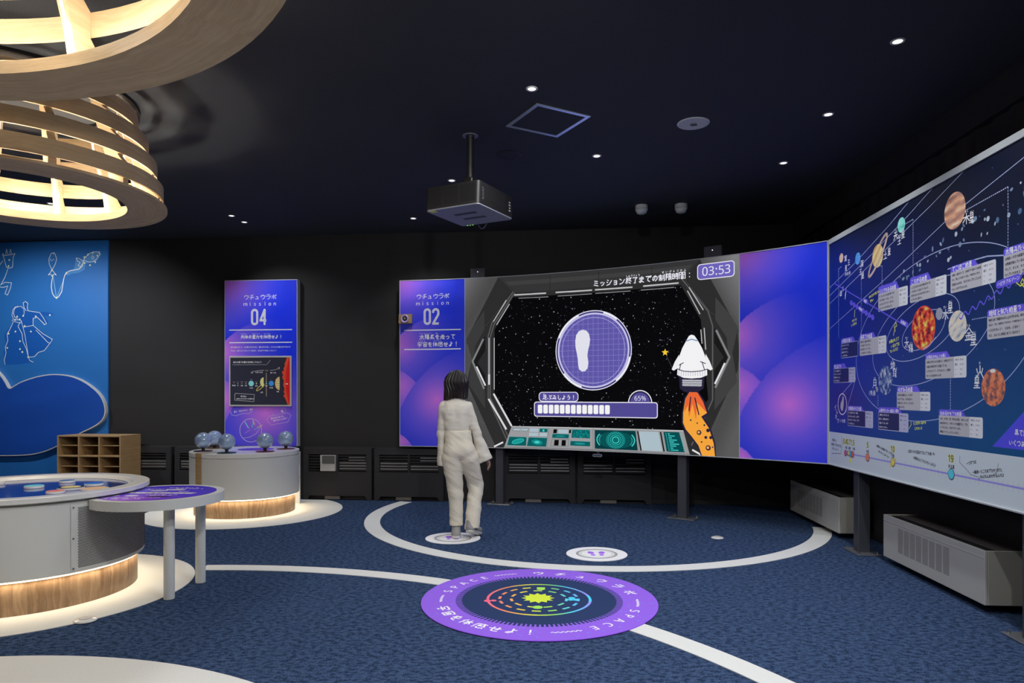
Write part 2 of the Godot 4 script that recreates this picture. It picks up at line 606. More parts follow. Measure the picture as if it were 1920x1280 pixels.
	# latin letters and figures from the engine's own fonts; (x, y) is the left end of the base line
	func latin(text: String, x: float, y: float, s: float, c: Color, face := "Droid Sans", gap := 0.0, squeeze := 1.0, slant := 0.0):
		var f := SystemFont.new()
		f.font_names = PackedStringArray([face])
		var at := x
		for ch in text:
			var t := TextMesh.new()
			t.font = f
			t.font_size = 64
			t.pixel_size = 1.0 / 64.0
			t.depth = 0.0
			t.horizontal_alignment = HORIZONTAL_ALIGNMENT_LEFT
			t.vertical_alignment = VERTICAL_ALIGNMENT_BOTTOM
			t.text = ch
			var adv := f.get_string_size(ch, HORIZONTAL_ALIGNMENT_LEFT, -1, 64).x / 64.0
			var base := f.get_descent(64) / 64.0
			if ch != " ":
				var a := t.get_mesh_arrays()
				var v: PackedVector3Array = a[Mesh.ARRAY_VERTEX]
				var ix = a[Mesh.ARRAY_INDEX]
				if ix == null:
					ix = range(v.size())
				for i in ix.size() / 3:
					var q := PackedVector2Array()
					for j in 3:
						var p: Vector3 = v[ix[i * 3 + j]]
						q.append(Vector2(at + (p.x * squeeze + (p.y - base) * slant) * s, y - (p.y - base) * s))
					poly(q, c)
			at += adv * s * squeeze + gap
		return at - x

	# a round body filled from a noise between colours
	func ball(cx: float, cy: float, r: float, ramp: Array, freq: float, stretch: Vector2, seed_: int, turn := 0.0, bands := 0.0):
		var n := FastNoiseLite.new()
		n.seed = seed_
		n.frequency = freq
		n.fractal_octaves = 4
		var x0 := maxi(0, int((cx - r) * k))
		var y0 := maxi(0, int((cy - r) * k))
		for y in range(y0, mini(h, int((cy + r) * k) + 1)):
			for x in range(x0, mini(w, int((cx + r) * k) + 1)):
				var p := Vector2((x + 0.5) / k - cx, (y + 0.5) / k - cy) / r
				if p.length() > 1.0:
					continue
				p = p.rotated(turn)
				var t := clampf(0.5 + 0.9 * n.get_noise_2d(p.x * stretch.x * 100.0, p.y * stretch.y * 100.0), 0.0, 1.0)
				if bands > 0.0:
					t = clampf(0.35 * t + 0.32 + 0.33 * sin(p.y * bands + 1.6 * n.get_noise_2d(p.x * 40.0, p.y * 40.0)), 0.0, 1.0)
				var f := t * (ramp.size() - 1)
				var i := mini(int(f), ramp.size() - 2)
				var a: Color = ramp[i]
				im.set_pixel(x, y, a.lerp(ramp[i + 1], f - i))

	func small(fx := 2) -> Image:
		im.resize(w / fx, h / fx, Image.INTERPOLATE_BILINEAR)
		return im

func ink(r: int, g: int, b: int, e := 0.55) -> Color:      # the print colour that reads as (r, g, b) under the room's usual light
	var c := Color8(r, g, b).srgb_to_linear()
	return Color(minf(0.88, c.r / e), minf(0.88, c.g / e), minf(0.88, c.b / e)).linear_to_srgb()

# violet and blue poster ground: overlapping round fields, each dyed from pink to blue
func poster_ground(pn: Pen, wmm: float, hmm: float, e := 0.55):
	var pink := ink(168, 92, 196, e)
	var viol := ink(84, 66, 208, e)
	var blue := ink(8, 34, 176, e)
	var q := 8
	var sm := Image.create_empty(pn.w / q, pn.h / q, false, Image.FORMAT_RGB8)
	var sc := wmm / 846.0
	for y in sm.get_height():
		for x in sm.get_width():
			var p := Vector2(x * q / pn.k, y * q / pn.k)
			sm.set_pixel(x, y, poster_at(p / sc, pink, viol, blue, hmm / sc))
	sm.resize(pn.w, pn.h, Image.INTERPOLATE_BILINEAR)
	pn.im.blit_rect(sm, Rect2i(0, 0, pn.w, pn.h), Vector2i.ZERO)

func poster_at(p: Vector2, pink: Color, viol: Color, blue: Color, hmm: float) -> Color:
	# centre and radius of the field, where its pink lies, how far violet and blue reach
	var fields := [[Vector2(-420, -420), 1300.0, Vector2(0, -40), 330.0, 760.0], [Vector2(620, 1330), 900.0, Vector2(-40, 800), 300.0, 800.0], [Vector2(-300, 1750), 690.0, Vector2(-20, 1330), 320.0, 700.0], [Vector2(1250, 2150), 1360.0, Vector2(480, 1500), 330.0, 800.0], [Vector2(-200, 2300), 420.0, Vector2(20, 2020), 200.0, 420.0]]
	var c := blue
	for f in fields:
		var o: Vector2 = f[0]
		if p.distance_to(o) < f[1]:
			var t: float = p.distance_to(f[2])
			c = pink.lerp(viol, clampf(t / f[3], 0.0, 1.0)) if t < f[3] else viol.lerp(blue, clampf((t - f[3]) / (f[4] - f[3]), 0.0, 1.0))
	return c

func print_mat(im: Image, rough := 0.4) -> StandardMaterial3D:
	var m := mat(Color.WHITE, rough)
	m.albedo_texture = picture(im)
	m.texture_repeat = false
	return m

# outlined figures of the mission number
func figure(pn: Pen, which: String, x: float, y: float, fw: float, fh: float, wd: float, c: Color, inner: Color):
	var p := PackedVector2Array()
	var r := fw * 0.5
	if which == "0":
		p = pn.rrect(x, y, fw, fh, r * 0.98)
		p.append(p[0])
	elif which == "2":
		for i in 13:
			var t := PI + PI * i / 12
			p.append(Vector2(x + r + cos(t) * r, y + r + sin(t) * r))
		p.append_array(PackedVector2Array([Vector2(x + fw, y + fh * 0.36), Vector2(x, y + fh), Vector2(x + fw, y + fh)]))
	elif which == "4":
		p = PackedVector2Array([Vector2(x + fw * 0.8, y + fh), Vector2(x + fw * 0.8, y), Vector2(x, y + fh * 0.74), Vector2(x + fw * 1.05, y + fh * 0.74)])
	pn.line(p, wd, c)
	pn.disc(p[0].x, p[0].y, wd * 0.5, c)
	pn.line(p, wd * 0.3, inner)

func mission_head(pn: Pen, number: String, x: float, y: float, wmm: float, c: Color, inner: Color):
	# x, y: left and top of the katakana line, wmm wide
	var s := wmm / 6.6
	pn.jp("ウチュウラボ", x, y, s, s * 0.11, c, 1.12)
	var mx := x
	for ch in "mission":
		pn.latin(ch, mx - s * 0.98 * {"m": 0.14, "i": -0.16, "s": -0.02, "o": 0.04, "n": 0.05}[ch], y + s * 2.17, s * 0.98, c, "Open Sans SemiBold")
		mx += wmm * 0.152
	var fw := s * 1.05
	figure(pn, number[0], x + wmm * 0.255, y + s * 3.0, fw, s * 2.75, s * 0.42, c, inner)
	figure(pn, number[1], x + wmm * 0.255 + fw * 1.62, y + s * 3.0, fw, s * 2.75, s * 0.42, c, inner)

# ------------------------------------------------------------------ the room
func build_room():
	# floor: one carpet, uv in metres
	var st := begin()
	st.set_smooth_group(-1)
	var a := Vector3(-8.2, 0, -9.9)
	var b := Vector3(4.2, 0, 3.4)
	for p in [[a.x, b.z, b.x, b.z, b.x, a.z], [a.x, b.z, b.x, a.z, a.x, a.z]]:
		for i in [0, 2, 1]:
			var v := Vector3(p[i * 2], 0, p[i * 2 + 1])
			st.set_uv(Vector2(v.x, v.z))
			st.set_uv2(Vector2(v.x, v.z))
			st.add_vertex(v)
	add_box(st, Vector3((a.x + b.x) / 2, -0.1, (a.z + b.z) / 2), Vector3(b.x - a.x, 0.198, b.z - a.z))
	struct("floor", done(st), M.carpet)
	struct("ceiling", box(Vector3(12.4, 0.2, 13.3), 0.0), M.ceiling, Vector3(-2.0, CEIL + 0.1, -3.25))
	# back wall and right wall stand at their own angles
	struct("wall_back", box(Vector3(12.4, CEIL, 0.2), 0.0, Vector3(3.6, CEIL / 2, -0.1)), M.wall, BACK_AT, BACK_TURN)
	struct("wall_right", box(Vector3(13.0, CEIL, 0.2), 0.0, Vector3(4.5, CEIL / 2, -0.52)), M.wall, SIDE_AT, SIDE_TURN)
	struct("wall_left", box(Vector3(0.2, CEIL, 13.0), 0.0, Vector3(-7.8, CEIL / 2, -3.2)), M.wall)
	struct("wall_front", box(Vector3(12.4, CEIL, 0.2), 0.0, Vector3(-2.0, CEIL / 2, 3.3)), M.wall)
	# joint of the wall covering above the window units, low skirting, and the boxed-in pelmet along the right wall
	struct("trim_1", box(Vector3(8.9, 0.012, 0.012), 0.003, Vector3(4.45, 0.672, 0.006)), M.cover, BACK_AT, BACK_TURN)
	struct("baseboard_back", box(Vector3(8.9, 0.06, 0.012), 0.003, Vector3(4.45, 0.03, 0.006)), M.black, BACK_AT, BACK_TURN)
	struct("baseboard_right", box(Vector3(10.0, 0.06, 0.012), 0.003, Vector3(3.2, 0.03, -0.413)), M.black, SIDE_AT, SIDE_TURN)
	struct("trim_2", box(Vector3(10.0, 0.24, 0.10), 0.004, Vector3(3.1, CEIL - 0.12, -0.37)), M.cover, SIDE_AT, SIDE_TURN)
	var st2 := begin()      # gathered black cloth hanging below the pelmet
	st2.set_smooth_group(2)
	var n := 260
	for i in n:
		var x0 := -1.75 + 9.7 * i / n
		var x1 := -1.75 + 9.7 * (i + 1) / n
		var z0 := -0.375 + 0.012 * sin(x0 * 31.0) + 0.008 * sin(x0 * 12.7 + 1.0)
		var z1 := -0.375 + 0.012 * sin(x1 * 31.0) + 0.008 * sin(x1 * 12.7 + 1.0)
		quad(st2, Vector3(x0, 0.62, z0), Vector3(x1, 0.62, z1), Vector3(x1, CEIL - 0.24, z1), Vector3(x0, CEIL - 0.24, z0))
		quad(st2, Vector3(x1, 0.62, z1 - 0.004), Vector3(x0, 0.62, z0 - 0.004), Vector3(x0, CEIL - 0.24, z0 - 0.004), Vector3(x1, CEIL - 0.24, z1 - 0.004))
	var cu := obj("blackout_curtain", done(st2), M.cover)
	cu.position = SIDE_AT
	cu.rotation.y = SIDE_TURN
	tag(cu, "black gathered curtain hanging along the right wall behind the solar system panel", "curtain")

# ------------------------------------------------------------------ flush carpet inlays and floor stickers
func ring_mesh(r0: float, r1: float, a0: float, a1: float, seg: int, top := 0.004) -> ArrayMesh:
	var st := begin()
	st.set_smooth_group(-1)
	for i in seg:
		var t0 := a0 + (a1 - a0) * i / seg
		var t1 := a0 + (a1 - a0) * (i + 1) / seg
		var c0 := Vector3(cos(t0), 0, -sin(t0))
		var c1 := Vector3(cos(t1), 0, -sin(t1))
		var y := Vector3(0, top, 0)
		var p := [c0 * r0 + y, c0 * r1 + y, c1 * r1 + y, c1 * r0 + y]
		quad(st, p[0], p[1], p[2], p[3], Vector2(p[0].x, p[0].z), Vector2(p[1].x, p[1].z), Vector2(p[2].x, p[2].z), Vector2(p[3].x, p[3].z))
		quad(st, c0 * r1, c1 * r1, c1 * r1 + y, c0 * r1 + y)
		if r0 > 0.0:
			quad(st, c1 * r0, c0 * r0, c0 * r0 + y, c1 * r0 + y)
	return done(st)

func disc_on_floor(r: float, cut_line := -1.0) -> ArrayMesh:
	var o := circle2(r, 120)
	if cut_line > 0.0:
		o = Geometry2D.intersect_polygons(o, PackedVector2Array([Vector2(-9, -9), Vector2(9, -9), Vector2(9, cut_line - 9 * 0.0955), Vector2(-9, cut_line + 9 * 0.0955)]))[0]
	return prism(o, 0.0, 0.004, FLAT)

func build_floor_inlays():
	tag(obj("carpet_inlay", disc_on_floor(1.063), M.pale_carpet, null, Vector3(-3.369, 0, -4.732)), "pale round carpet inlay around the foot of the big round table", "carpet inlay")
	tag(obj("carpet_inlay", disc_on_floor(1.093, 0.90), M.pale_carpet, null, Vector3(-3.095, 0, -7.931)), "pale round carpet inlay under the globe counter by the back wall", "carpet inlay")
	tag(obj("carpet_inlay", disc_on_floor(2.307), M.pale_carpet, null, Vector3(-2.402, 0, -1.221)), "large pale round carpet inlay in the foreground, cut by the lower left corner", "carpet inlay")
	# the wide ring runs up to the wall, so it is an arc
	tag(obj("carpet_ring", ring_mesh(2.309, 2.474, deg_to_rad(157), deg_to_rad(342), 134), M.pale_carpet, null, Vector3(0.867, 0, -7.679)), "pale carpet ring circling the area in front of the curved display", "carpet ring")
	tag(obj("carpet_ring", ring_mesh(3.857, 4.009, deg_to_rad(-35), deg_to_rad(92.2), 120), M.pale_carpet, null, Vector3(-2.258, 0, -1.398)), "pale carpet arc passing under the purple round floor mat", "carpet ring")
	# purple mat
	var mt := thing("floor_mat", "purple round floor mat printed with a rainbow orbit and white lettering", "floor mat", Vector3(0.177, 0.004, -4.495))
	obj("print", uv_disc(0.767, 0.0045), print_mat(floor_mat_art(), 0.9), mt)
	obj("edge", ring_mesh(0.762, 0.77, 0, TAU, 120, 0.004), mat(ink(118, 70, 200), 0.9), mt)
	for f in [[-0.556, -6.428, 0.258, "round footprint sticker on the carpet under the standing person"], [0.718, -5.787, 0.257, "round footprint sticker with two purple soles, right of the person"]]:
		var s := thing("footprint_sticker", f[3], "floor sticker", Vector3(f[0], 0.0, f[1]), 0.0, "footprint stickers before the display")
		obj("print", uv_disc(f[2], 0.0045), print_mat(foot_art(), 0.9), s)

# a thin disc whose top carries a picture, uv 0..1 across it, top of the picture away from the camera
func uv_disc(r: float, y: float, seg := 96) -> ArrayMesh:
	var st := begin()
	st.set_smooth_group(-1)
	for i in seg:
		var t0 := TAU * i / seg
		var t1 := TAU * (i + 1) / seg
		var a := Vector2(cos(t0), -sin(t0))
		var b := Vector2(cos(t1), -sin(t1))
		tri(st, Vector3(0, y, 0), Vector3(a.x * r, y, a.y * r), Vector3(b.x * r, y, b.y * r), Vector2(0.5, 0.5), a * 0.5 + Vector2(0.5, 0.5), b * 0.5 + Vector2(0.5, 0.5))
		quad(st, Vector3(a.x * r, 0, a.y * r), Vector3(b.x * r, 0, b.y * r), Vector3(b.x * r, y, b.y * r), Vector3(a.x * r, y, a.y * r), Vector2(0.02, 0.5), Vector2(0.02, 0.5), Vector2(0.02, 0.5), Vector2(0.02, 0.5))
	return done(st)

func around(pn: Pen, ang: float, r: float, turn: float):
	# drawing frame with its origin on the circle at ang (degrees, 0 right, 90 towards the camera), turned
	pn.own = Transform2D(deg_to_rad(turn), Vector2(767, 767) + Vector2(cos(deg_to_rad(ang)), sin(deg_to_rad(ang))) * r)

func floor_mat_art() -> Image:
	var e := 0.82
	var pn := Pen.new(self, 1534, 1534, 1.2)
	var purple := ink(132, 86, 206, e)
	var navy := ink(16, 42, 84, e)
	var white := ink(225, 225, 235, e)
	pn.fill(purple)
	var rng := RandomNumberGenerator.new()
	rng.seed = 4
	for i in 170:
		var t := rng.randf() * TAU
		var r := 540.0 + rng.randf() * 215.0
		pn.disc(767 + cos(t) * r, 767 + sin(t) * r, 4 + rng.randf() * 4, ink(112, 116, 214, e))
	pn.disc(767, 767, 505, navy)
	for i in 120:
		around(pn, i * 3.0, 520, i * 3.0)
		pn.rect(-30, -8, 56, 16, navy)
	pn.own = Transform2D()
	# rainbow orbits: colour runs with the place across the mat
	var stops := [ink(232, 96, 120, e), ink(240, 140, 80, e), ink(236, 220, 60, e), ink(150, 210, 80, e), ink(70, 190, 220, e), ink(140, 130, 225, e)]
	for o in [[336.0, 19.0, 0], [258.0, 20.0, 16], [182.0, 19.0, 11]]:
		var n: int = 90 if o[2] == 0 else o[2] * 2
		for i in n:
			if o[2] and i % 2:
				continue
			var p := PackedVector2Array()
			for j in 5:
				var t := TAU * (i + j / 4.0 * (1.05 if o[2] == 0 else 1.0)) / n
				p.append(Vector2(767 + cos(t) * o[0], 767 + sin(t) * o[0]))
			var f := clampf((p[2].x - 437) / 660.0, 0, 1) * 5.0
			var c: Color = stops[mini(int(f), 4)].lerp(stops[mini(int(f), 4) + 1], f - int(f))
			pn.line(p, o[1], c)
	var star := PackedVector2Array()
	for i in 24:
		var r2 := 112.0 if i % 2 == 0 else 78.0
		star.append(Vector2(762 + cos(TAU * i / 24) * r2, 752 + sin(TAU * i / 24) * r2))
	for i in 24:
		var c2: Color = ink(196, 214, 52, e)
		pn.poly(PackedVector2Array([Vector2(762, 752), star[i], star[(i + 1) % 24]]), c2)
	for p in [[430, 812, 24, stops[0]], [470, 806, 20, stops[0]], [790, 540, 30, stops[3]], [752, 948, 33, stops[3]], [985, 752, 24, stops[4]], [1010, 790, 22, stops[4]], [975, 790, 20, stops[4]]]:
		pn.disc(p[0], p[1], p[2], p[3])
	# lettering round the rim, tops outwards above, inwards below
	var put := func(ch: String, ang: float, turn: float, latin: bool):
		around(pn, ang, 638, turn)
		if latin:
			pn.latin(ch, -26, 30, 86, white, "Open Sans SemiBold")
		else:
			pn.glyph(ch, -41, -41, 82, 10.5, white)
	var word := "ウチュウラボ"
	for i in 6:
		put.call(word[i], -88.3 + i * 15.05, -88.3 + i * 15.05 + 90, false)
	word = "SPACE"
	for i in 5:
		put.call(word[i], -164.1 + i * 9.4, -164.1 + i * 9.4 + 90, true)
		put.call(word[i], 23.7 + i * 9.6, 23.7 + i * 9.6 + 90, true)
	word = "宇宙を体感せよ！"
	for i in 8:
		put.call(word[i], 161.7 - i * 9.24, 161.7 - i * 9.24 - 90, false)
	for a in [[-179.5, 13.0], [-110.6, 15.4], [8.0, 14.0], [78.0, 16.0]]:
		var p := PackedVector2Array()
		for i in 41:
			var t := deg_to_rad(a[0] - a[1] * 0.5 + a[1] * i / 40.0)
			var r := 642.0 + 7.0 * sin(i * 0.95)
			p.append(Vector2(767 + cos(t) * r, 767 + sin(t) * r))
		pn.own = Transform2D()
		pn.line(p, 7, white)
	pn.own = Transform2D()
	return pn.small(2)

func foot_art() -> Image:
	var e := 0.62
	var pn := Pen.new(self, 514, 514, 2.0)
	var pale := ink(208, 212, 200, e)
	var dark := ink(96, 96, 92, e)
	pn.fill(pale)
	for i in 72:
		pn.own = Transform2D(TAU * i / 72, Vector2(257, 257))
		pn.rect(150, -4.5, 20, 9, dark)
	pn.own = Transform2D()
	pn.poly(pn.ell(257, 257, 142, 142), ink(176, 178, 172, e))
	pn.poly(pn.ell(257, 257, 128, 128), pale)
	pn.line(pn.ell(257, 257, 172, 172), 5, dark)
	var pu := ink(136, 84, 214, e)
	for s in [-1.0, 1.0]:
		pn.own = Transform2D(s * 0.16, Vector2(257 + s * 40, 257))
		pn.poly(pn.ell(0, -38, 27, 44), pu)
		pn.poly(pn.ell(s * 3, 44, 20, 27), pu)
	pn.own = Transform2D()
	return pn.small(2)

# ------------------------------------------------------------------ the curved display
func arc_at(s: float) -> Vector3:       # a point of the curved display's front, s metres from its left end
	var n := 24
	var p := Vector3(-1.42, 0, -8.63)
	for i in n:
		var t := deg_to_rad(26.9) + ((i + 0.5) * s / n - 2.485) / ARC_R
		p += Vector3(cos(t), 0, sin(t)) * (s / n)
	return p

func arc_out(s: float) -> Vector3:      # towards the room
	var t := deg_to_rad(26.9) + (s - 2.485) / ARC_R
	return Vector3(-sin(t), 0, cos(t))

# a curved slab between s0 and s1, y0 and y1, its front `front` metres before the arc and its back at `back`
func arc_slab(s0: float, s1: float, y0: float, y1: float, front: float, back: float) -> ArrayMesh:
	var st := begin()
	var n := maxi(2, int((s1 - s0) / 0.06))
	for i in n:
		var a := s0 + (s1 - s0) * i / n
		var b := s0 + (s1 - s0) * (i + 1) / n
		var fa := arc_at(a) + arc_out(a) * front
		var fb := arc_at(b) + arc_out(b) * front
		var ba := arc_at(a) + arc_out(a) * back
		var bb := arc_at(b) + arc_out(b) * back
		var u0 := float(i) / n
		var u1 := float(i + 1) / n
		var lo := Vector3(0, y0, 0)
		var hi := Vector3(0, y1, 0)
		st.set_smooth_group(1)
		quad(st, fa + lo, fb + lo, fb + hi, fa + hi, Vector2(u0, 1), Vector2(u1, 1), Vector2(u1, 0), Vector2(u0, 0))
		st.set_smooth_group(2)
		quad(st, bb + lo, ba + lo, ba + hi, bb + hi, Vector2.ZERO, Vector2.ZERO, Vector2.ZERO, Vector2.ZERO)
		st.set_smooth_group(-1)
		quad(st, fa + hi, fb + hi, bb + hi, ba + hi, Vector2.ZERO, Vector2.ZERO, Vector2.ZERO, Vector2.ZERO)
		quad(st, ba + lo, bb + lo, fb + lo, fa + lo, Vector2.ZERO, Vector2.ZERO, Vector2.ZERO, Vector2.ZERO)
		if i == 0:
			quad(st, ba + lo, fa + lo, fa + hi, ba + hi, Vector2.ZERO, Vector2.ZERO, Vector2.ZERO, Vector2.ZERO)
		if i == n - 1:
			quad(st, fb + lo, bb + lo, bb + hi, fb + hi, Vector2.ZERO, Vector2.ZERO, Vector2.ZERO, Vector2.ZERO)
	return done(st)

func post_mesh(hgt: float) -> ArrayMesh:
	return box(Vector3(0.10, hgt, 0.10), 0.006, Vector3(0, hgt / 2, 0))

func add_post(parent: Node, at: Vector3, hgt: float, turn: float):
	var p := obj("support_post", post_mesh(hgt), M.post, parent, at)
	p.rotation.y = turn
	obj("base_plate", box(Vector3(0.30, 0.012, 0.2), 0.003, Vector3(0, 0.006, 0)), M.steel, p)
	for q in [[-0.125, 0.075], [0.125, 0.075], [-0.125, -0.075], [0.125, -0.075]]:
		var st := begin()
		add_lathe(st, [Vector2(0.011, 0.012), Vector2(0.011, 0.022), Vector2(0, 0.022)], 6)
		add_lathe(st, [Vector2(0.006, 0.022), Vector2(0.006, 0.036), Vector2(0, 0.036)], 10)
		obj("bolt", done(st), M.chrome, p, Vector3(q[0], 0, q[1]))

func build_display():
	var base := arc_at(2.5)
	var d := thing("curved_display", "wide curved display wall with a spaceship window projection between violet side panels", "display", base)
	var at := -base
	obj("backing", arc_slab(0.0, ARC_L, 0.70, 2.795, -0.004, -0.05), M.black, d, at)
	obj("side_print", arc_slab(0.008, 0.851, 0.708, 2.787, 0.004, -0.004), print_mat(left_print_art(), 0.42), d, at, "violet side panel with mission 02 in white")
	obj("side_print", arc_slab(4.151, ARC_L - 0.005, 0.708, 2.787, 0.004, -0.004), print_mat(right_print_art(), 0.42), d, at, "plain violet and blue side panel")
	var art := screen_art()
	var sm := mat(Color(0.02, 0.02, 0.02), 0.9)
	sm.specular_mode = BaseMaterial3D.SPECULAR_DISABLED
	sm.emission_enabled = true
	sm.emission = Color.WHITE
	sm.emission_operator = BaseMaterial3D.EMISSION_OP_MULTIPLY
	sm.emission_texture = picture(art)
	sm.emission_energy_multiplier = 0.92
	sm.texture_repeat = false
	obj("projection_screen", arc_slab(0.858, 4.144, 0.708, 2.787, 0.005, -0.004), sm, d, at, "glowing projected view of a spaceship cockpit and starry window")
	area(d, arc_at(2.5) + arc_out(2.5) * 0.03 + Vector3(0, 1.75, 0) + at, arc_out(2.5), Vector3.UP, Vector2(3.2, 1.9), 0.9, Color(0.36, 0.52, 1.0))
	for e in [[0.0, ARC_L, 2.787, 2.795], [0.0, ARC_L, 0.70, 0.708], [0.0, 0.008, 0.708, 2.787], [0.851, 0.858, 0.708, 2.787], [4.144, 4.151, 0.708, 2.787], [ARC_L - 0.005, ARC_L, 0.708, 2.787]]:
		obj("edge_trim", arc_slab(e[0], e[1], e[2], e[3], 0.009, -0.004), M.trim, d, at)
	for q in [[1.28, 0.7], [3.50, 0.7], [0.15, 0.7]]:
		var p := arc_at(q[0]) - arc_out(q[0]) * (0.105 if q[0] > 1.0 else 0.08)
		var t: float = deg_to_rad(26.9) + (q[0] - 2.485) / ARC_R
		if q[0] > 1.0:
			add_post(d, p + at, 2.4, -t)

func left_print_art() -> Image:
	var e := 0.55
	var pn := Pen.new(self, 846, 2079, 1.94)
	poster_ground(pn, 846, 2079, e)
	var white := ink(236, 236, 250, e)
	mission_head(pn, "02", 212, 170, 430, white, ink(150, 150, 165, e))
	for y in [624, 865]:
		pn.line(PackedVector2Array([Vector2(56, y), Vector2(794, y)]), 14, ink(196, 186, 240, e))
	pn.jp("太陽系を走って", 252, 680, 62, 9.5, white, 1.1)
	pn.jp("宇宙を体感せよ！", 224, 772, 62, 9.5, white, 1.1)
	var rb := ink(200, 196, 240, e)
	pn.jp("たいようけい", 256, 658, 16, 2.4, rb, 1.8); pn.jp("はし", 464, 658, 16, 2.4, rb)
	pn.jp("うちゅう", 236, 750, 16, 2.4, rb, 1.6); pn.jp("たいかん", 440, 750, 16, 2.4, rb, 1.6)
	return pn.small(2)

func right_print_art() -> Image:
	var e := 0.55
	var pn := Pen.new(self, 854, 2079, 0.6)
	poster_ground(pn, 854, 2079, e)
	return pn.im

const METAL := 62

func grey(v: float) -> Color:
	var k := int(clampf(v, 0, 255))
	return Color8(k, k, int(minf(255, k * 1.02)))

func screen_art() -> Image:
	# millimetres from the left edge and from the top of the projection, 3292 x 2095
	var pn := Pen.new(self, 3292, 2095, 0.98)
	pn.fill(grey(78))
	# brushed hull plates: fine diagonal scratches
	var rng := RandomNumberGenerator.new()
	rng.seed = 12
	for i in 2600:
		var x := rng.randf() * 3292
		var y := rng.randf() * 2095
		var l := 30 + rng.randf() * 120
		var v := 66 + rng.randf() * 34
		pn.line(PackedVector2Array([Vector2(x, y), Vector2(x + l * 0.62, y + l * 0.35)]), 2.2, grey(v))
	# lighter corner plates at the top
	for i in 12:
		var k := i / 11.0
		pn.poly(PackedVector2Array([Vector2(0, 690 - 640 * k), Vector2(430 - 415 * k, 0), Vector2(0, 0)]), grey(74 + 52 * k), 0.35)
		pn.poly(PackedVector2Array([Vector2(3292, 760 - 600 * k), Vector2(2870 + 330 * k, 0), Vector2(3292, 0)]), grey(96 + 40 * k), 0.35)
		pn.poly(PackedVector2Array([Vector2(0, 1400 + 500 * k), Vector2(330 - 200 * k, 2095), Vector2(0, 2095)]), grey(70 - 26 * k), 0.3)
		pn.poly(PackedVector2Array([Vector2(3292, 1200 + 500 * k), Vector2(2890 + 250 * k, 2095), Vector2(3292, 2095)]), grey(76 + 22 * k), 0.3)
	# heavy frame round the window
	var outer := pn.pts("430 0, 2870 0, 3270 760, 3292 1000, 3280 1190, 2860 2095, 400 2095, 20 1300, 90 1010, 15 760")
	pn.poly(outer, grey(46))
	pn.poly(pn.pts("440 0, 2860 0, 2660 190, 640 200"), grey(54))
	pn.poly(pn.pts("520 60, 2790 50, 2740 95, 570 110"), grey(64))
	for x in [1096, 1700, 2330]:
		pn.line(PackedVector2Array([Vector2(x, 20), Vector2(x - 6, 190)]), 5, grey(34))
	for s in ["440 0, 620 180, 300 560, 20 800", "2860 0, 2690 180, 2985 570, 3280 790"]:
		pn.line(pn.pts(s), 16, grey(30))
		pn.line(pn.pts(s), 5, grey(86))
	for s in ["620 190, 350 560, 300 720, 300 1500, 540 2000", "640 205, 375 580, 325 740, 325 1480, 560 1960", "2670 190, 2960 560, 3010 720, 3010 1500, 2780 1990"]:
		pn.line(pn.pts(s), 26, grey(58))
		pn.line(pn.pts(s), 7, grey(112))
	# side braces: the pointed loops left and right
	for s in [["15 760, 90 620, 250 400, 250 640, 130 840, 110 1040, 250 1290, 260 1620, 40 1310, 90 1010", 60], ["3280 760, 3200 620, 3040 420, 3040 660, 3160 850, 3180 1050, 3040 1280, 3030 1610, 3270 1310, 3220 1010", 66]]:
		pn.poly(pn.pts(s[0]), grey(s[1]))
	pn.poly(pn.pts("262 720, 262 900, 160 1050, 262 1200, 262 1390, 92 1040"), grey(26))
	pn.poly(pn.pts("3026 740, 3026 900, 3130 1055, 3026 1190, 3026 1390, 3200 1062"), grey(26))
	for s in ["235 760, 96 1030, 245 1370", "3050 770, 3190 1058, 3040 1370"]:
		pn.line(pn.pts(s), 30, grey(96))
		pn.line(pn.pts(s), 9, grey(160))
	for s in ["150 1100, 262 1330", "3140 1120, 3036 1330", "380 2085, 490 2030", "2790 2040, 2890 2090"]:
		pn.line(pn.pts(s), 20, grey(232))
	# the window
	pn.poly(pn.pts("383 645, 619 258, 2660 258, 2882 647, 2963 1494, 2720 1840, 604 1840, 383 1441"), Color8(8, 8, 11))
	for i in 1050:
		var x := 400 + rng.randf() * 2500
		var y := 270 + rng.randf() * 1560
		if (x < 620 and y < 650 - (x - 383) * 1.55) or (x > 2660 and y < 288 + (x - 2660) * 1.65) or (x < 600 and y > 1441 + (x - 383) * 1.7) or (x > 2720 and y > 1494 + (2963 - x) * 1.3):
			continue
		var b := rng.randf()
		var v := 44 + 130 * b * b
		pn.disc(x, y, 3.0 + 4.5 * b * b * b, Color8(int(v), int(v), int(v + 10)))
	# light strips
	for s in ["640 229, 1039 228", "1166 227, 1613 229", "1654 228, 2100 231", "2231 230, 2632 231"]:
		pn.line(pn.pts(s), 17, grey(196))
	for s in ["694 272, 1071 273", "1191 272, 1613 271", "1658 270, 2079 272", "2202 273, 2585 274"]:
		pn.line(pn.pts(s), 9, grey(150))
	for s in ["368 543, 533 288", "410 585, 575 337", "311 745, 311 1318", "378 747, 378 1380", "307 1502, 533 1867", "372 1437, 600 1825", "2753 291, 2908 543", "2734 325, 2872 585", "2918 737, 2935 966", "2882 753, 2895 900"]:
		pn.line(pn.pts(s), 11, grey(196))
	for s in ["307 1502, 533 1867", "372 1437, 600 1825", "311 1200, 311 1318"]:
		pn.line(pn.pts(s), 24, grey(222))
	# console along the bottom
	pn.poly(pn.pts("604 1829, 2688 1832, 2760 2095, 505 2095"), grey(158))
	pn.line(pn.pts("604 1834, 2688 1838"), 8, grey(205))
	pn.line(pn.pts("505 2086, 2760 2090"), 14, grey(130))
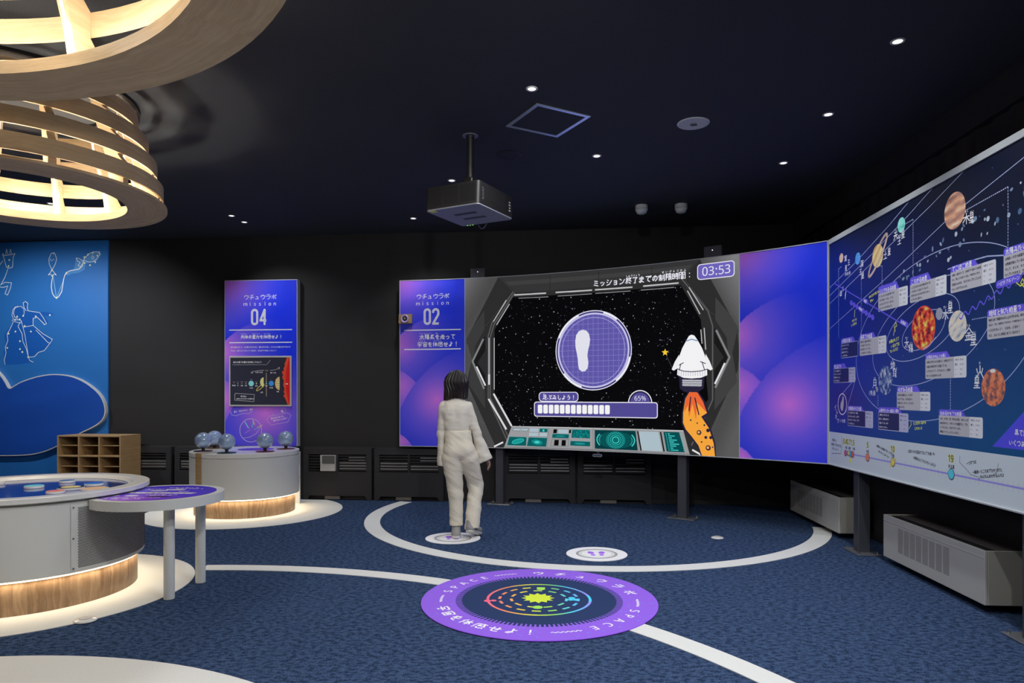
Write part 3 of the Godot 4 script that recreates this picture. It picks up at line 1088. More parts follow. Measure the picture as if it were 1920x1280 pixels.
	for s in ["1078 1840, 1050 2085", "1632 1840, 1632 2090", "2155 1840, 2185 2090"]:
		pn.line(pn.pts(s), 12, grey(105))
		pn.line(pn.pts(s), 4, grey(200))
	var teal := Color8(10, 96, 98)
	var bright := Color8(70, 214, 206)
	var panel := Color8(176, 196, 206)
	for s in ["630 1852, 820 1852, 815 1888, 620 1888", "838 1852, 950 1852, 946 1895, 832 1895", "830 1905, 945 1905, 942 1945, 822 1945", "962 1905, 1058 1905, 1055 1945, 956 1945", "1200 1860, 1322 1860, 1318 1905, 1194 1905", "2178 1858, 2404 1858, 2450 2070, 2208 2070"]:
		pn.poly(pn.pts(s), panel)
	for s in ["625 1855, 720 1855, 715 1885, 618 1885", "735 1855, 815 1855, 812 1885, 730 1885", "1118 1975, 1330 1975, 1322 2060, 1100 2060"]:
		var p := pn.pts(s)
		p.append(p[0])
		pn.line(p, 5, grey(120))
	for s in ["574 1960, 795 1962, 788 2066, 545 2064", "822 1963, 1056 1966, 1042 2070, 799 2068", "965 1855, 1062 1855, 1058 1895, 960 1895", "1126 1914, 1331 1916, 1326 1962, 1118 1960", "1371 1858, 1590 1858, 1590 1955, 1362 1953", "1351 1993, 1592 1995, 1592 2048, 1346 2046"]:
		pn.poly(pn.pts(s), teal)
		var q := pn.pts(s)
		pn.line(PackedVector2Array([q[0], q[1]]), 4, Color8(40, 150, 148))
	pn.poly(pn.ell(684, 2012, 78, 26, -0.25), Color8(26, 156, 152)); pn.line(pn.ell(684, 2012, 78, 26, -0.25), 5, bright)
	pn.poly(pn.ell(928, 2018, 70, 32, 0.12), Color8(22, 140, 138)); pn.poly(pn.ell(928, 2018, 34, 16), bright)
	pn.disc(1010, 1876, 14, bright); pn.poly(pn.ell(1222, 1938, 60, 10), Color8(30, 140, 140)); pn.poly(pn.ell(1465, 2020, 70, 12), Color8(30, 150, 150))
	for i in 90:
		pn.disc(1380 + rng.randf() * 200, 1864 + rng.randf() * 84, 5, Color8(20, int(110 + rng.randf() * 80), 150))
	for s in ["1140 1858, 1182 1858, 1176 1905, 1132 1905", "1335 1860, 1358 1860, 1354 1900, 1330 1900", "1150 1985, 1204 1985, 1198 2052, 1142 2052", "1242 1985, 1292 1985, 1288 2052, 1236 2052"]:
		pn.poly(pn.pts(s), Color8(10, 10, 10))
	pn.poly(pn.pts("1649 1856, 2138 1854, 2165 2074, 1650 2072"), Color8(6, 62, 66))
	pn.poly(pn.ell(1902, 1965, 225, 96), Color8(8, 84, 86)); pn.poly(pn.ell(1902, 1965, 120, 96), Color8(10, 108, 106))
	for r in [[40, 10], [64, 5], [88, 4], [104, 3]]:
		pn.line(pn.ell(1902, 1965, r[0], r[0] * 0.9), r[1], bright)
	for s in [-1.0, 1.0]:
		pn.line(pn.ell(1902, 1965, 226, 120, 0.0, 20, (PI if s < 0 else 0.0) - 0.55, (PI if s < 0 else 0.0) + 0.55), 13, bright)
		pn.line(pn.ell(1902, 1965, 196, 110, 0.0, 20, (PI if s < 0 else 0.0) - 0.3, (PI if s < 0 else 0.0) + 0.5), 5, bright)
	for x in [2174, 2440]:
		pn.line(PackedVector2Array([Vector2(x - 10, 1860), Vector2(x + 30, 2070)]), 15, Color8(14, 14, 14))
	pn.poly(pn.pts("2462 1856, 2640 1854, 2705 2070, 2500 2070"), Color8(8, 80, 84))
	for i in 9:
		var y := 1876 + i * 22
		var x0 := 2488 + (y - 1856) * 0.2
		pn.disc(x0, y, 6, bright)
		pn.line(PackedVector2Array([Vector2(x0 + 22, y), Vector2(x0 + 40 + float((i * 53) % 90), y)]), 11, bright)
		pn.disc(x0 + 170, y, 5, bright)
	# targeting circle with a grid and one sole
	var lilac := Color8(98, 90, 172)
	var rim := Color8(206, 204, 240)
	pn.disc(1629, 930, 466, Color8(236, 236, 250))
	pn.disc(1629, 930, 455, Color8(58, 50, 118))
	pn.disc(1629, 930, 438, rim)
	pn.disc(1629, 930, 418, lilac)
	for i in range(-6, 7):
		var o := i * 62.0
		var l := sqrt(410.0 * 410.0 - o * o)
		pn.line(PackedVector2Array([Vector2(1629 + o, 930 - l), Vector2(1629 + o, 930 + l)]), 4, Color8(140, 134, 204))
		pn.line(PackedVector2Array([Vector2(1629 - l, 930 + o), Vector2(1629 + l, 930 + o)]), 4, Color8(140, 134, 204))
	pn.line(pn.ell(1629, 930, 384, 384), 6, Color8(176, 172, 226))
	for a in [[0.2, 0.9], [1.9, 2.5], [3.5, 4.3], [5.0, 5.4]]:
		pn.line(pn.ell(1629, 930, 448, 448, 0.0, 24, a[0], a[1]), 16, Color8(246, 246, 255))
	pn.poly(pn.pts("1501 685, 1545 696, 1578 735, 1592 800, 1584 870, 1566 930, 1558 990, 1572 1074, 1560 1140, 1530 1172, 1490 1174, 1456 1150, 1446 1100, 1440 1032, 1428 960, 1412 890, 1408 817, 1420 745, 1455 698"), Color8(232, 232, 244))
	# progress bar
	var box2 := Color8(84, 76, 150)
	var edge := Color8(240, 240, 252)
	pn.poly(pn.ell(2192, 1540, 142, 146), edge); pn.poly(pn.ell(2192, 1540, 130, 134), Color8(20, 18, 40)); pn.poly(pn.ell(2192, 1540, 116, 120), box2)
	pn.poly(pn.rrect(890, 1530, 1508, 180, 30), edge); pn.poly(pn.rrect(900, 1540, 1488, 160, 24), box2)
	pn.latin("65%", 2122, 1512, 74, edge, "Droid Sans")
	for i in 13:
		pn.poly(pn.rrect(938 + i * 69.6, 1566, 58, 105, 14), Color8(250, 250, 250))
	pn.poly(pn.rrect(950, 1412, 498, 118, 44), edge); pn.poly(pn.rrect(959, 1421, 480, 100, 38), box2)
	pn.jp("足ぶみしよう！", 1000, 1450, 56, 8, edge, 1.06)
	pn.jp("あし", 1004, 1430, 16, 2.5, edge)
	# time left
	pn.poly(pn.rrect(2842, 54, 402, 168, 36), edge); pn.poly(pn.rrect(2851, 63, 384, 150, 30), Color8(112, 102, 190))
	pn.latin("03:53", 2892, 182, 128, edge, "Droid Sans")
	pn.jp("ミッション終了までの制限時間：", 1628, 116, 74, 10.5, edge, 1.05)
	pn.jp("しゅうりょう", 2022, 88, 26, 4, edge, 1.1)
	pn.jp("せいげんじかん", 2444, 84, 26, 4, edge, 1.6)
	# a plain toy rocket climbing on its flame
	var dk := Color8(42, 36, 62)
	pn.poly(pn.pts("2780 1368, 2700 1480, 2672 1640, 2668 1760, 2700 1830, 2760 1900, 2840 2000, 2880 2095, 3046 2095, 3040 1960, 2990 1800, 2920 1690, 2975 1650, 2930 1520, 2860 1420"), dk)
	pn.poly(pn.pts("2780 1379, 2712 1490, 2686 1640, 2684 1750, 2714 1820, 2776 1890, 2856 1990, 2894 2095, 3036 2095, 3022 1960, 2970 1800, 2886 1680, 2950 1640, 2906 1520, 2850 1430"), Color8(252, 170, 62))
	pn.poly(pn.pts("2780 1379, 2716 1490, 2694 1640, 2740 1560, 2752 1690, 2790 1540, 2830 1720, 2838 1530, 2950 1640, 2906 1520, 2850 1430"), Color8(240, 106, 56))
	for s in ["2770 1470, 2752 1620", "2816 1480, 2860 1660"]:
		pn.line(pn.pts(s), 12, dk)
	for c in [[2862, 1850, 26], [2960, 1825, 20], [2936, 1900, 16], [2990, 1900, 17], [2962, 2010, 28], [2770, 1720, 9], [2842, 1750, 8], [2920, 1770, 10], [3010, 2000, 8], [2890, 1950, 9]]:
		pn.disc(c[0], c[1], c[2], dk)
		if c[2] > 22:
			pn.disc(c[0] - 3, c[1] - 2, c[2] * 0.55, Color8(250, 176, 110))
	pn.poly(pn.pts("2640 1230, 2925 1240, 2912 1380, 2850 1420, 2700 1416, 2648 1380"), dk)
	pn.poly(pn.pts("2676 1280, 2896 1286, 2888 1360, 2680 1354"), Color8(150, 150, 160))
	for y in [1292, 1316, 1340]:
		pn.line(PackedVector2Array([Vector2(2676, y), Vector2(2894, y + 4)]), 6, Color8(226, 226, 232))
	pn.poly(pn.pts("2640 1010, 2590 1090, 2556 1170, 2580 1184, 2640 1150"), Color8(246, 246, 248)); pn.poly(pn.pts("2934 1010, 2978 1090, 3012 1176, 2988 1190, 2926 1158"), Color8(246, 246, 248))
	pn.poly(pn.pts("2780 800, 2812 812, 2850 868, 2896 950, 2930 1040, 2950 1180, 2952 1240, 2880 1266, 2780 1272, 2690 1264, 2618 1230, 2622 1160, 2642 1030, 2676 940, 2722 860, 2750 812"), Color8(250, 250, 252))
	pn.line(pn.pts("2722 866, 2780 850, 2846 870"), 11, Color8(120, 150, 190))
	pn.line(pn.pts("2624 1166, 2690 1192, 2780 1200, 2880 1194, 2948 1176"), 8, dk)
	for i in 12:
		pn.line(PackedVector2Array([Vector2(2640 + i * 26, 1186), Vector2(2636 + i * 26.5, 1246)]), 4, Color8(150, 146, 170))
	for s in ["2660 1110, 2642 1180", "2690 1100, 2640 1125", "2896 1100, 2922 1180", "2876 1092, 2934 1116"]:
		pn.line(pn.pts(s), 8, dk)
	pn.line(pn.pts("2490 1000, 2560 1150"), 4, Color8(90, 90, 100))
	var star := PackedVector2Array()
	for i in 10:
		var r := 42.0 if i % 2 == 0 else 19.0
		star.append(Vector2(2482 + sin(TAU * i / 10) * r, 981 - cos(TAU * i / 10) * r))
	pn.poly(star, Color8(250, 206, 60))
	return pn.small(2)

# ------------------------------------------------------------------ solar system wall panel
const PANEL_W := 3.6

func build_solar_panel():
	var d := thing("solar_system_panel", "long dark blue solar system wall panel in a grey frame along the right wall", "wall panel", SIDE_AT, SIDE_TURN)
	obj("backing", box(Vector3(PANEL_W, 2.095, 0.045), 0.0, Vector3(PANEL_W / 2, 1.7475, -0.0325)), M.black, d)
	var st := begin()
	st.set_smooth_group(-1)
	quad(st, Vector3(0.0, 0.70, 0), Vector3(PANEL_W, 0.70, 0), Vector3(PANEL_W, 2.795, 0), Vector3(0.0, 2.795, 0))
	quad(st, Vector3(PANEL_W, 0.70, -0.01), Vector3(0, 0.70, -0.01), Vector3(0, 2.795, -0.01), Vector3(PANEL_W, 2.795, -0.01), Vector2.ZERO, Vector2.ZERO, Vector2.ZERO, Vector2.ZERO)
	obj("print", done(st), print_mat(solar_art(), 0.45), d, Vector3.ZERO, "solar system print with planets, orbits and grey text cards")
	obj("frame_strip", box(Vector3(PANEL_W, 0.047, 0.052), 0.002, Vector3(PANEL_W / 2, 2.7715, -0.018)), M.trim, d)
	obj("frame_strip", box(Vector3(0.05, 2.095, 0.052), 0.002, Vector3(0.025, 1.7475, -0.018)), M.trim, d)
	obj("frame_strip", box(Vector3(PANEL_W, 0.012, 0.054), 0.002, Vector3(PANEL_W / 2, 0.706, -0.018)), M.trim, d)
	for x in [0.56, 2.71]:
		add_post(d, Vector3(x, 0, -0.075), 2.3, 0.0)

func solar_art() -> Image:
	var e := 0.56
	var pn := Pen.new(self, PANEL_W * 1000.0, 2095, 1.1)
	# ground: deep blue, printed darker towards the upper right
	var q := 8
	var sm := Image.create_empty(pn.w / q, pn.h / q, false, Image.FORMAT_RGB8)
	var c0 := ink(4, 34, 132, e); var c1 := ink(7, 13, 32, e); var c2 := ink(2, 62, 106, e); var c3 := ink(30, 28, 104, e)
	for y in sm.get_height():
		for x in sm.get_width():
			var p := Vector2(x * q / pn.k / 3600.0, y * q / pn.k / 1750.0)
			var c := c0.lerp(c1, clampf(p.x * 1.25 - p.y * 0.95 + 0.42, 0, 1)).lerp(c2, clampf((p.x + p.y * 1.2 - 0.95) * 1.1, 0, 1))
			c = c.lerp(c3, clampf(0.9 - p.distance_to(Vector2(0.11, 0.85)) * 6.0, 0, 0.8)).lerp(c1, clampf(0.55 - p.y * 3.2, 0, 1))
			sm.set_pixel(x, y, c)
	sm.resize(pn.w, pn.h, Image.INTERPOLATE_BILINEAR)
	pn.im.blit_rect(sm, Rect2i(0, 0, pn.w, pn.h), Vector2i.ZERO)
	var line := ink(140, 148, 180, e)
	var white := ink(222, 226, 232, e)
	var viol := ink(84, 72, 196, e)
	var yell := ink(206, 204, 70, e)
	var rng := RandomNumberGenerator.new()
	rng.seed = 31
	for i in 90:       # faint stars
		pn.disc(60 + rng.randf() * 3500, 60 + rng.randf() * 1680, 2.5 + rng.randf() * 4, ink(70, 90, 140, e))
	# orbits
	for o in [[1680, 1000, 285, 118, -0.22], [1640, 985, 490, 196, -0.2], [1700, 1025, 780, 330, -0.19], [1740, 1060, 1120, 560, -0.12]]:
		pn.line(pn.ell(o[0], o[1], o[2], o[3], o[4], 110), 5.5, line)
	for s in ["64 447, 612 319, 1200 150, 1500 50", "64 521, 909 312, 1550 130, 1800 50", "64 596, 1055 346, 1786 160, 2160 50", "64 829, 1100 560, 2038 290, 2717 155, 3200 50"]:
		pn.line(pn.pts(s), 5, line)
	pn.line(pn.pts("1990 630, 2200 622, 2400 628, 2560 655"), 8, line)
	# dotted leaders
	for s in ["2182 300, 2585 275", "2585 275, 2585 610", "1440 200, 1556 194", "1556 194, 1556 604", "1050 430, 1090 440", "1090 440, 1090 600", "320 300, 262 310", "262 310, 262 940", "690 370, 724 372", "724 372, 724 940", "2020 1330, 2020 1540", "1490 1450, 1320 1450", "1020 1450, 1020 1540", "2250 985, 2398 985", "1880 1190, 1790 1190"]:
		var p := pn.pts(s)
		pn.dashes(p[0], p[1], 7, line, 9, 9)
	for s in ["341 1436, 620 1300", "420 1600, 620 1300"]:
		pn.line(pn.pts(s), 5, line)
	# drifting rocks
	var rock := ink(60, 84, 116, e)
	var rock2 := ink(150, 160, 166, e)
	for i in 46:
		var t := i / 45.0
		var x := 1280 + 1600 * t + rng.randf() * 120 - 60
		var y := 640 - 330 * t + rng.randf() * 170 - 85
		pn.poly(pn.ell(x, y, 6 + rng.randf() * 12, 6 + rng.randf() * 15, rng.randf() * 3), rock.lerp(rock2, rng.randf()))
	# planets
	var R := func(list: Array) -> Array:
		var o := []
		for c in list:
			o.append(ink(c[0], c[1], c[2], e))
		return o
	pn.ball(320, 223, 42, R.call([[150, 110, 90], [190, 150, 130], [214, 190, 170]]), 0.02, Vector2(1, 1), 2)
	pn.ball(657, 295, 51, R.call([[40, 90, 190], [66, 130, 220], [90, 160, 232]]), 0.02, Vector2(0.5, 2), 3)
	pn.line(pn.ell(1015, 345, 205, 44, -0.72, 60, 2.5, 6.9), 24, ink(150, 130, 120, e))
	pn.ball(1015, 345, 92, R.call([[150, 110, 80], [206, 160, 106], [230, 196, 130]]), 0.01, Vector2(0.2, 1), 4, 0.7, 9.0)
	pn.line(pn.ell(1015, 345, 205, 44, -0.72, 40, 0.35, 2.75), 24, ink(166, 146, 132, e))
	pn.ball(1389, 193, 56, R.call([[80, 150, 140], [104, 178, 166], [130, 196, 184]]), 0.01, Vector2(0.4, 1), 5)
	pn.ball(2067, 270, 117, R.call([[120, 84, 72], [150, 112, 100], [176, 128, 96], [206, 178, 160]]), 0.018, Vector2(0.35, 1.4), 6, 0.1, 11.0)
	pn.ball(1691, 981, 152, R.call([[60, 10, 20], [150, 22, 22], [226, 64, 30], [250, 130, 30], [255, 226, 90]]), 0.022, Vector2(1, 1), 7)
	pn.line(pn.ell(1691, 981, 149, 149), 9, ink(240, 60, 46, e))
	pn.ball(1890, 908, 41, R.call([[84, 88, 100], [130, 134, 146], [164, 166, 172]]), 0.04, Vector2(1, 1), 8)
	pn.ball(2097, 1009, 98, R.call([[120, 128, 136], [170, 172, 172], [196, 176, 150], [206, 204, 200]]), 0.015, Vector2(0.5, 1.6), 9, 0.6)
	pn.ball(1144, 1333, 112, R.call([[16, 34, 84], [34, 64, 120], [120, 130, 156], [206, 210, 216]]), 0.02, Vector2(1, 0.8), 10)
	pn.ball(1006, 1403, 20, R.call([[90, 96, 110], [150, 150, 156]]), 0.05, Vector2(1, 1), 12)
	pn.ball(2453, 1402, 110, R.call([[70, 60, 80], [136, 80, 62], [186, 104, 66], [196, 120, 82]]), 0.022, Vector2(1, 1), 13)
	pn.poly(pn.ell(2450, 1306, 26, 12), ink(206, 190, 186, e))
	pn.line(pn.ell(341, 1528, 92, 92), 9, white)
	pn.poly(pn.pts("330 1592, 300 1560, 306 1520, 340 1490, 352 1452, 374 1470, 372 1530, 356 1580"), ink(150, 146, 150, e))
	pn.poly(pn.pts("400 560, 430 500, 412 590, 396 610"), ink(200, 206, 220, e))
	pn.line(pn.pts("1690 1130, 1770 1108, 1850 1060"), 9, line)
	# names, staggered like handwriting
	var names := func(list: Array):
		for n in list:
			pn.glyph(n[0], n[1] - n[3] * 0.42, n[2] - n[3] * 0.42, n[3] * 0.84, n[3] * 0.092, white)
	names.call([["冥", 412, 246, 62], ["王", 478, 290, 62], ["星", 420, 330, 58], ["（", 396, 386, 36], ["準", 420, 386, 36], ["惑", 456, 386, 36], ["星", 492, 386, 36], ["）", 514, 386, 36]])
	names.call([["海", 734, 352, 72], ["王", 708, 414, 62], ["星", 750, 452, 66], ["土", 1140, 362, 76], ["星", 1204, 350, 66], ["天", 1304, 252, 80], ["王", 1358, 300, 70], ["星", 1414, 268, 70]])
	names.call([["木", 2189, 353, 88], ["星", 2247, 360, 70], ["太", 1466, 1074, 80], ["陽", 1526, 1112, 70], ["水", 1962, 918, 86], ["星", 2018, 884, 80], ["金", 2214, 1068, 96], ["星", 2266, 1108, 84]])
	names.call([["地", 1256, 1222, 84], ["球", 1288, 1284, 74], ["月", 964, 1358, 84], ["（", 870, 1430, 44], ["衛", 906, 1430, 48], ["星", 954, 1430, 48], ["）", 980, 1430, 44], ["火", 2326, 1308, 100], ["星", 2298, 1372, 82]])
	names.call([["イ", 190, 1562, 62], ["ト", 226, 1600, 56], ["カ", 206, 1642, 52], ["ワ", 248, 1682, 50], ["（", 292, 1676, 34], ["小", 318, 1676, 36], ["惑", 352, 1676, 36], ["星", 386, 1676, 36], ["）", 408, 1676, 34], ["彗", 310, 536, 60], ["星", 356, 500, 40]])
	for s in [["もく", 2175, 300], ["せい", 2230, 316], ["すい", 1940, 862], ["せい", 2000, 834], ["きん", 2196, 1008], ["せい", 2250, 1056], ["ち", 1250, 1170], ["きゅう", 1270, 1240], ["つき", 945, 1304], ["か", 2318, 1244], ["せい", 2284, 1322], ["たい", 1448, 1022], ["よう", 1510, 1066], ["てん", 1284, 202], ["おう", 1340, 256]]:
		pn.jp(s[0], s[1], s[2], 18, 3, white)
	# text cards
	var T := [
		"たくさんのりんが土星のまわりを|ぐるぐる回っているよ。りんは|こおりのつぶでできているんだ。|きれいなりんが人気なんだよ。",
		"よこにたおれたまま太陽のまわりを|ころがるように回っているんだ。|なぜたおれたのかまだわからない。|とてもさむい星だよ。",
		"太陽に一番ちかくて、太陽系で一番小さな惑星|だよ。月にとても似ているね。大気がないから、|宇宙からおちた石がぶつかってたくさんの|クレータができたんだ。",
		"太陽系一大きな惑星だよ。たくさん|の衛星が回っているんだ。月はね、|そして、もしも、もっと大きく|なっていたかもと言われている",
		"地球と似て地面もあるし山も雲もある。海も|あるよ。でも、気度がとても大きい！大気があつくて|つぶされちゃう！　ひるも、よるも！|ねえ、ほんとに地球に似ているかな？",
		"太陽から一番遠い惑星だよ。|とても遠くてさむいんだ。|かぜがはやくふいている。|一つの月がぎゃくに回るよ。",
		"遠くからやってくる|こおりのかたまり。|太陽にちかづくと、|しっぽがのびる。",
		"むかしは惑星だった|けれど、小さいので|準惑星になったよ。|遠くの星なんだ。",
		"太陽はみずからひかる星だよ。太陽系のすべて|の星は太陽のまわりを回っている。|とても大きくて、とてもあつい。太陽が|ないと人は住めないんだ。",
		"海がある地球には、人や木が|住んでいるよ。水があるから|気度もちょうどいい。たいせつ|な星なんだよ。",
		"小さな星のすなを、地球に|もちかえったんだ。ふしぎな|かたちをしているよ。とても|小さな星なんだ。",
		"人類がはじめて行った|星だよ。地球のまわり|を回っている。水が|あるかもしれない。",
		"水や、かぜや、雪、雲がある星。むかし人が|住めるかもと思われていた惑星だよ。でも|とてもさむい。気がうすいんだ。|地球よりすこし小さいんだよ。"]
	var cards := [[1026, 1483, 593, 652, 791, "リングのある惑星", 0, 290], [1513, 1976, 606, 659, 787, "ころがる惑星", 0, 240], [2022, 2480, 620, 659, 793, "でこぼこ惑星", 0, 250], [2546, 3010, 616, 657, 790, "太陽みたいな惑星", 0, 330], [2398, 2860, 947, 987, 1120, "地球と似た惑星？", 0, 310], [694, 1157, 941, 984, 1121, "最果ての惑星", 0, 250], [316, 663, 944, 987, 1120, "太陽系の旅人", 2, 250], [150, 610, 1166, 1207, 1337, "冥王星です・・", 1, 240], [1719, 2194, 1160, 1201, 1337, "太陽系の中心（太陽）", 0, 260], [1323, 1782, 1384, 1425, 1556, "水がある惑星", 0, 290], [457, 937, 1540, 1578, 1715, "太陽系の小さな星", 1, 270], [1027, 1491, 1541, 1580, 1719, "人類が行った一番遠い場所", 1, 330], [1886, 2357, 1541, 1580, 1707, "住めるかも？な惑星", 0, 260]]
	var ci := 0
	for c in cards:
		var l: float = c[0]; var r: float = c[1]; var top: float = c[2]; var bd: float = c[3]; var bt: float = c[4]
		var dark: int = c[6]
		var tabw: float = c[7]
		pn.poly(PackedVector2Array([Vector2(l + 12, top), Vector2(l + tabw, top), Vector2(l + tabw + 48, bd + 8), Vector2(l, bd + 8), Vector2(l, top + 12)]), viol)
		var sp := r - (r - l) * 0.28
		if dark:
			pn.poly(pn.rrect(l, bd, r - l, bt - bd, 14), ink(150, 152, 176, e))
			pn.poly(pn.rrect(l + 5, bd + 5, (r if dark == 2 else sp) - l - 10, bt - bd - 10, 8), ink(18, 28, 70, e))
		else:
			pn.poly(pn.rrect(l, bd, r - l, bt - bd, 14), ink(178, 180, 184, e))
			pn.rect(l, bd, sp - l, 20, ink(152, 152, 156, e))
			pn.poly(pn.rrect(l, bd + 4, sp - l, bt - bd - 4, 12), ink(152, 152, 156, e))
		var tx := ink(200, 204, 216, e) if dark else ink(38, 38, 44, e)
		var hs := minf(34.0, tabw * 0.94 / (c[5].length() * 1.06))
		pn.jp(c[5], l + 14, bd - hs - 2, hs, hs * 0.17, white, 1.06)
		var ln: PackedStringArray = T[ci].split("|")
		for i in ln.size():
			var s := minf(15.5, ((r if dark == 2 else sp) - l - 26) / (ln[i].length() * 1.04))
			pn.jp(ln[i], l + 14, bd + 14 + i * (bt - bd - 14) / 4.0, s, s * 0.16, tx, 1.04)
		if dark != 2:
			var dk := ink(56, 56, 64, e)
			var row := ["大きさ", "重さ", "一日", "一年"]
			for i in 4:
				pn.jp(row[i], sp + 12, bd + 14 + i * (bt - bd - 14) / 4.0, 13, 2.4, dk)
				pn.latin(["49,244", "6.4×10", "10.6", "29.5"][i], sp + 62, bd + 26 + i * (bt - bd - 14) / 4.0, 13, dk)
		ci += 1
	# violet route and its tags
	pn.line(pn.pts("162 423, 1466 949"), 10, viol)
	for s in [["惑星", 770, 640], ["太陽系", 1378, 880]]:
		pn.own = Transform2D(0.38, Vector2(s[1], s[2]))
		pn.poly(pn.rrect(0, 0, 30 * s[0].length() + 30, 38, 14), viol)
		pn.jp(s[0], 12, 8, 24, 4, white)
	pn.own = Transform2D(0.40, Vector2(500, 640))
	var zig := PackedVector2Array()
	for i in 17:
		zig.append(Vector2(i * 31, -26 if i % 2 else -8))
	for i in 17:
		zig.append(Vector2(496 - i * 31, 26 if i % 2 else 8))
	pn.poly(zig, viol)
	pn.jp("準惑星", 190, -12, 22, 4, white)
	pn.own = Transform2D()
	var wave := PackedVector2Array()
	for i in 110:
		var x := 2120.0 + i * 7.5
		wave.append(Vector2(x, 958 - i * 2.05 + sin(i * 0.62) * 16))
	pn.line(wave, 9, viol)
	pn.own = Transform2D(-0.06, Vector2(2478, 812))
	pn.poly(pn.rrect(0, -22, 210, 46, 20), viol)
	pn.jp("ハビタブルゾーン", 14, -12, 22, 3.6, white)
	pn.own = Transform2D()
	# little yellow notes
	pn.line(pn.pts("2655 826, 2690 850, 2720 836, 2706 812, 2690 832, 2716 858, 2750 852"), 7, yell)
	for n in [["太陽からちょうど", 2770, 836, -0.05, 26], ["いいところだね", 2800, 872, -0.05, 24], ["はやさがぐるぐる", 862, 640, -0.12, 22], ["きれい", 880, 676, -0.12, 22], ["ひかりの", 540, 800, -0.1, 24], ["しっぽだよ", 520, 834, -0.1, 24], ["太陽はもえて", 1200, 1030, -0.12, 26], ["いるのでは", 1230, 1066, -0.12, 26], ["ないんだよ", 1214, 1102, -0.12, 26], ["うさぎがいるかも", 1552, 1640, -0.1, 22], ["しれないよ", 1570, 1674, -0.1, 22]]:
		pn.own = Transform2D(n[3], Vector2(n[1], n[2]))
		pn.jp(n[0], 0, 0, n[4], 4.2, yell, 1.0)
	pn.own = Transform2D()
	pn.line(pn.pts("1300 970, 1280 930, 1310 900, 1322 930, 1296 936, 1270 1000"), 6, yell)
	pn.line(pn.pts("600 720, 590 780"), 8, yell)
	pn.line(pn.pts("1496 1690, 1530 1660, 1526 1630"), 6, yell)
	# blue wedge with a question
	pn.poly(pn.pts("2446 1746, 2790 1480, 3240 1746"), ink(66, 62, 196, e))
	for n in [["太陽系の", 2770, 1588, 32], ["果て惑星がさいごに", 2640, 1636, 34], ["いくつあるかわかるかな？", 2592, 1696, 32]]:
		pn.jp(n[0], n[1], n[2], n[3], 5, white, 1.05)
	# white strip along the bottom: distances on a line
	pn.rect(0, 1786, 3600, 320, ink(164, 174, 180, e))
	for i in 70:
		pn.line(PackedVector2Array([Vector2(560 + i * 44, 1930), Vector2(560 + i * 44, 1985)]), 3, ink(146, 154, 164, e))
	pn.line(pn.pts("540 1957, 3600 1957"), 12, ink(124, 118, 184, e))
	var dk2 := ink(34, 34, 40, e)
	var nums := [["0.4", 418], ["0.7", 489], ["1.5", 570], ["5", 839], ["10", 1262], ["19", 2029], ["30", 2900]]
	for n in nums:
		var wd: float = n[0].length() * 21.0
		for o in [[-3, -3], [3, -3], [-3, 3], [3, 3], [4, 0], [-4, 0]]:
			pn.latin(n[0], n[1] - wd + 6 + o[0], 1878 + o[1], 64, ink(206, 190, 40, e), "Open Sans SemiBold", 0.0, 0.85)
		pn.latin(n[0], n[1] - wd + 6, 1878, 64, dk2, "Open Sans SemiBold", 0.0, 0.85)
	for n in [["水星", 400], ["金星", 470], ["火星", 556], ["木星", 816], ["土星", 1238], ["天王星", 1996]]:
		pn.jp(n[0], n[1], 1896, 22, 3.6, dk2)
	for b in [[410, 1958, 30, 190, 70, 70], [450, 1956, 22, 90, 130, 190], [484, 1955, 26, 214, 190, 90], [520, 1957, 30, 70, 130, 170], [556, 1958, 30, 190, 80, 50], [839, 1957, 36, 196, 110, 70], [2029, 1957, 38, 70, 170, 196], [1262, 1957, 34, 206, 176, 80]]:
		pn.disc(b[0], b[1], b[2], ink(60, 60, 80, e))
		pn.disc(b[0] - 2, b[1] - 2, b[2] - 6, ink(b[3], b[4], b[5], e))
	pn.line(pn.ell(1262, 1957, 56, 14, -0.6), 8, ink(190, 160, 60, e))
	pn.poly(pn.pts("470 2010, 520 1996, 520 2028"), ink(206, 190, 40, e)); pn.poly(pn.pts("494 1985, 510 1985, 506 2040, 496 2040"), ink(206, 190, 40, e))
	for n in [["太陽から", 110, 1846, 26, 0.03], ["惑星までのながさは", 100, 1886, 24, 0.03], ["どれくらい？", 116, 1926, 24, 0.03], ["地球から太陽までを一とすると、", 1000, 1838, 20, 0.18], ["だいたいこのくらい", 1030, 1880, 20, 0.18], ["土星から天王星まではとても遠いね", 1480, 1840, 22, -0.02], ["太陽系はとてもひろいんだよ", 1560, 1880, 22, 0.1], ["一つずつは", 2190, 1862, 20, -0.22], ["一番遠いところまでひかりだと", 2250, 1908, 20, -0.16], ["なんねんもかかるんだよ", 2330, 1926, 20, -0.16]]:
		pn.own = Transform2D(n[4], Vector2(n[1], n[2]))
		pn.jp(n[0], 0, 0, n[3], 3.2, dk2, 1.02)
	pn.own = Transform2D()
	pn.line(pn.pts("330 1820, 345 1890, 310 1960"), 4, dk2); pn.line(pn.pts("110 1985, 320 1970"), 4, dk2)
	pn.line(pn.pts("2125 1831, 2120 1870, 2190 1905, 2240 1935, 2310 1940, 2320 1956, 2330 1940, 2420 1930, 2490 1890, 2500 1840"), 4, ink(90, 92, 98, e))
	return pn.small(2)

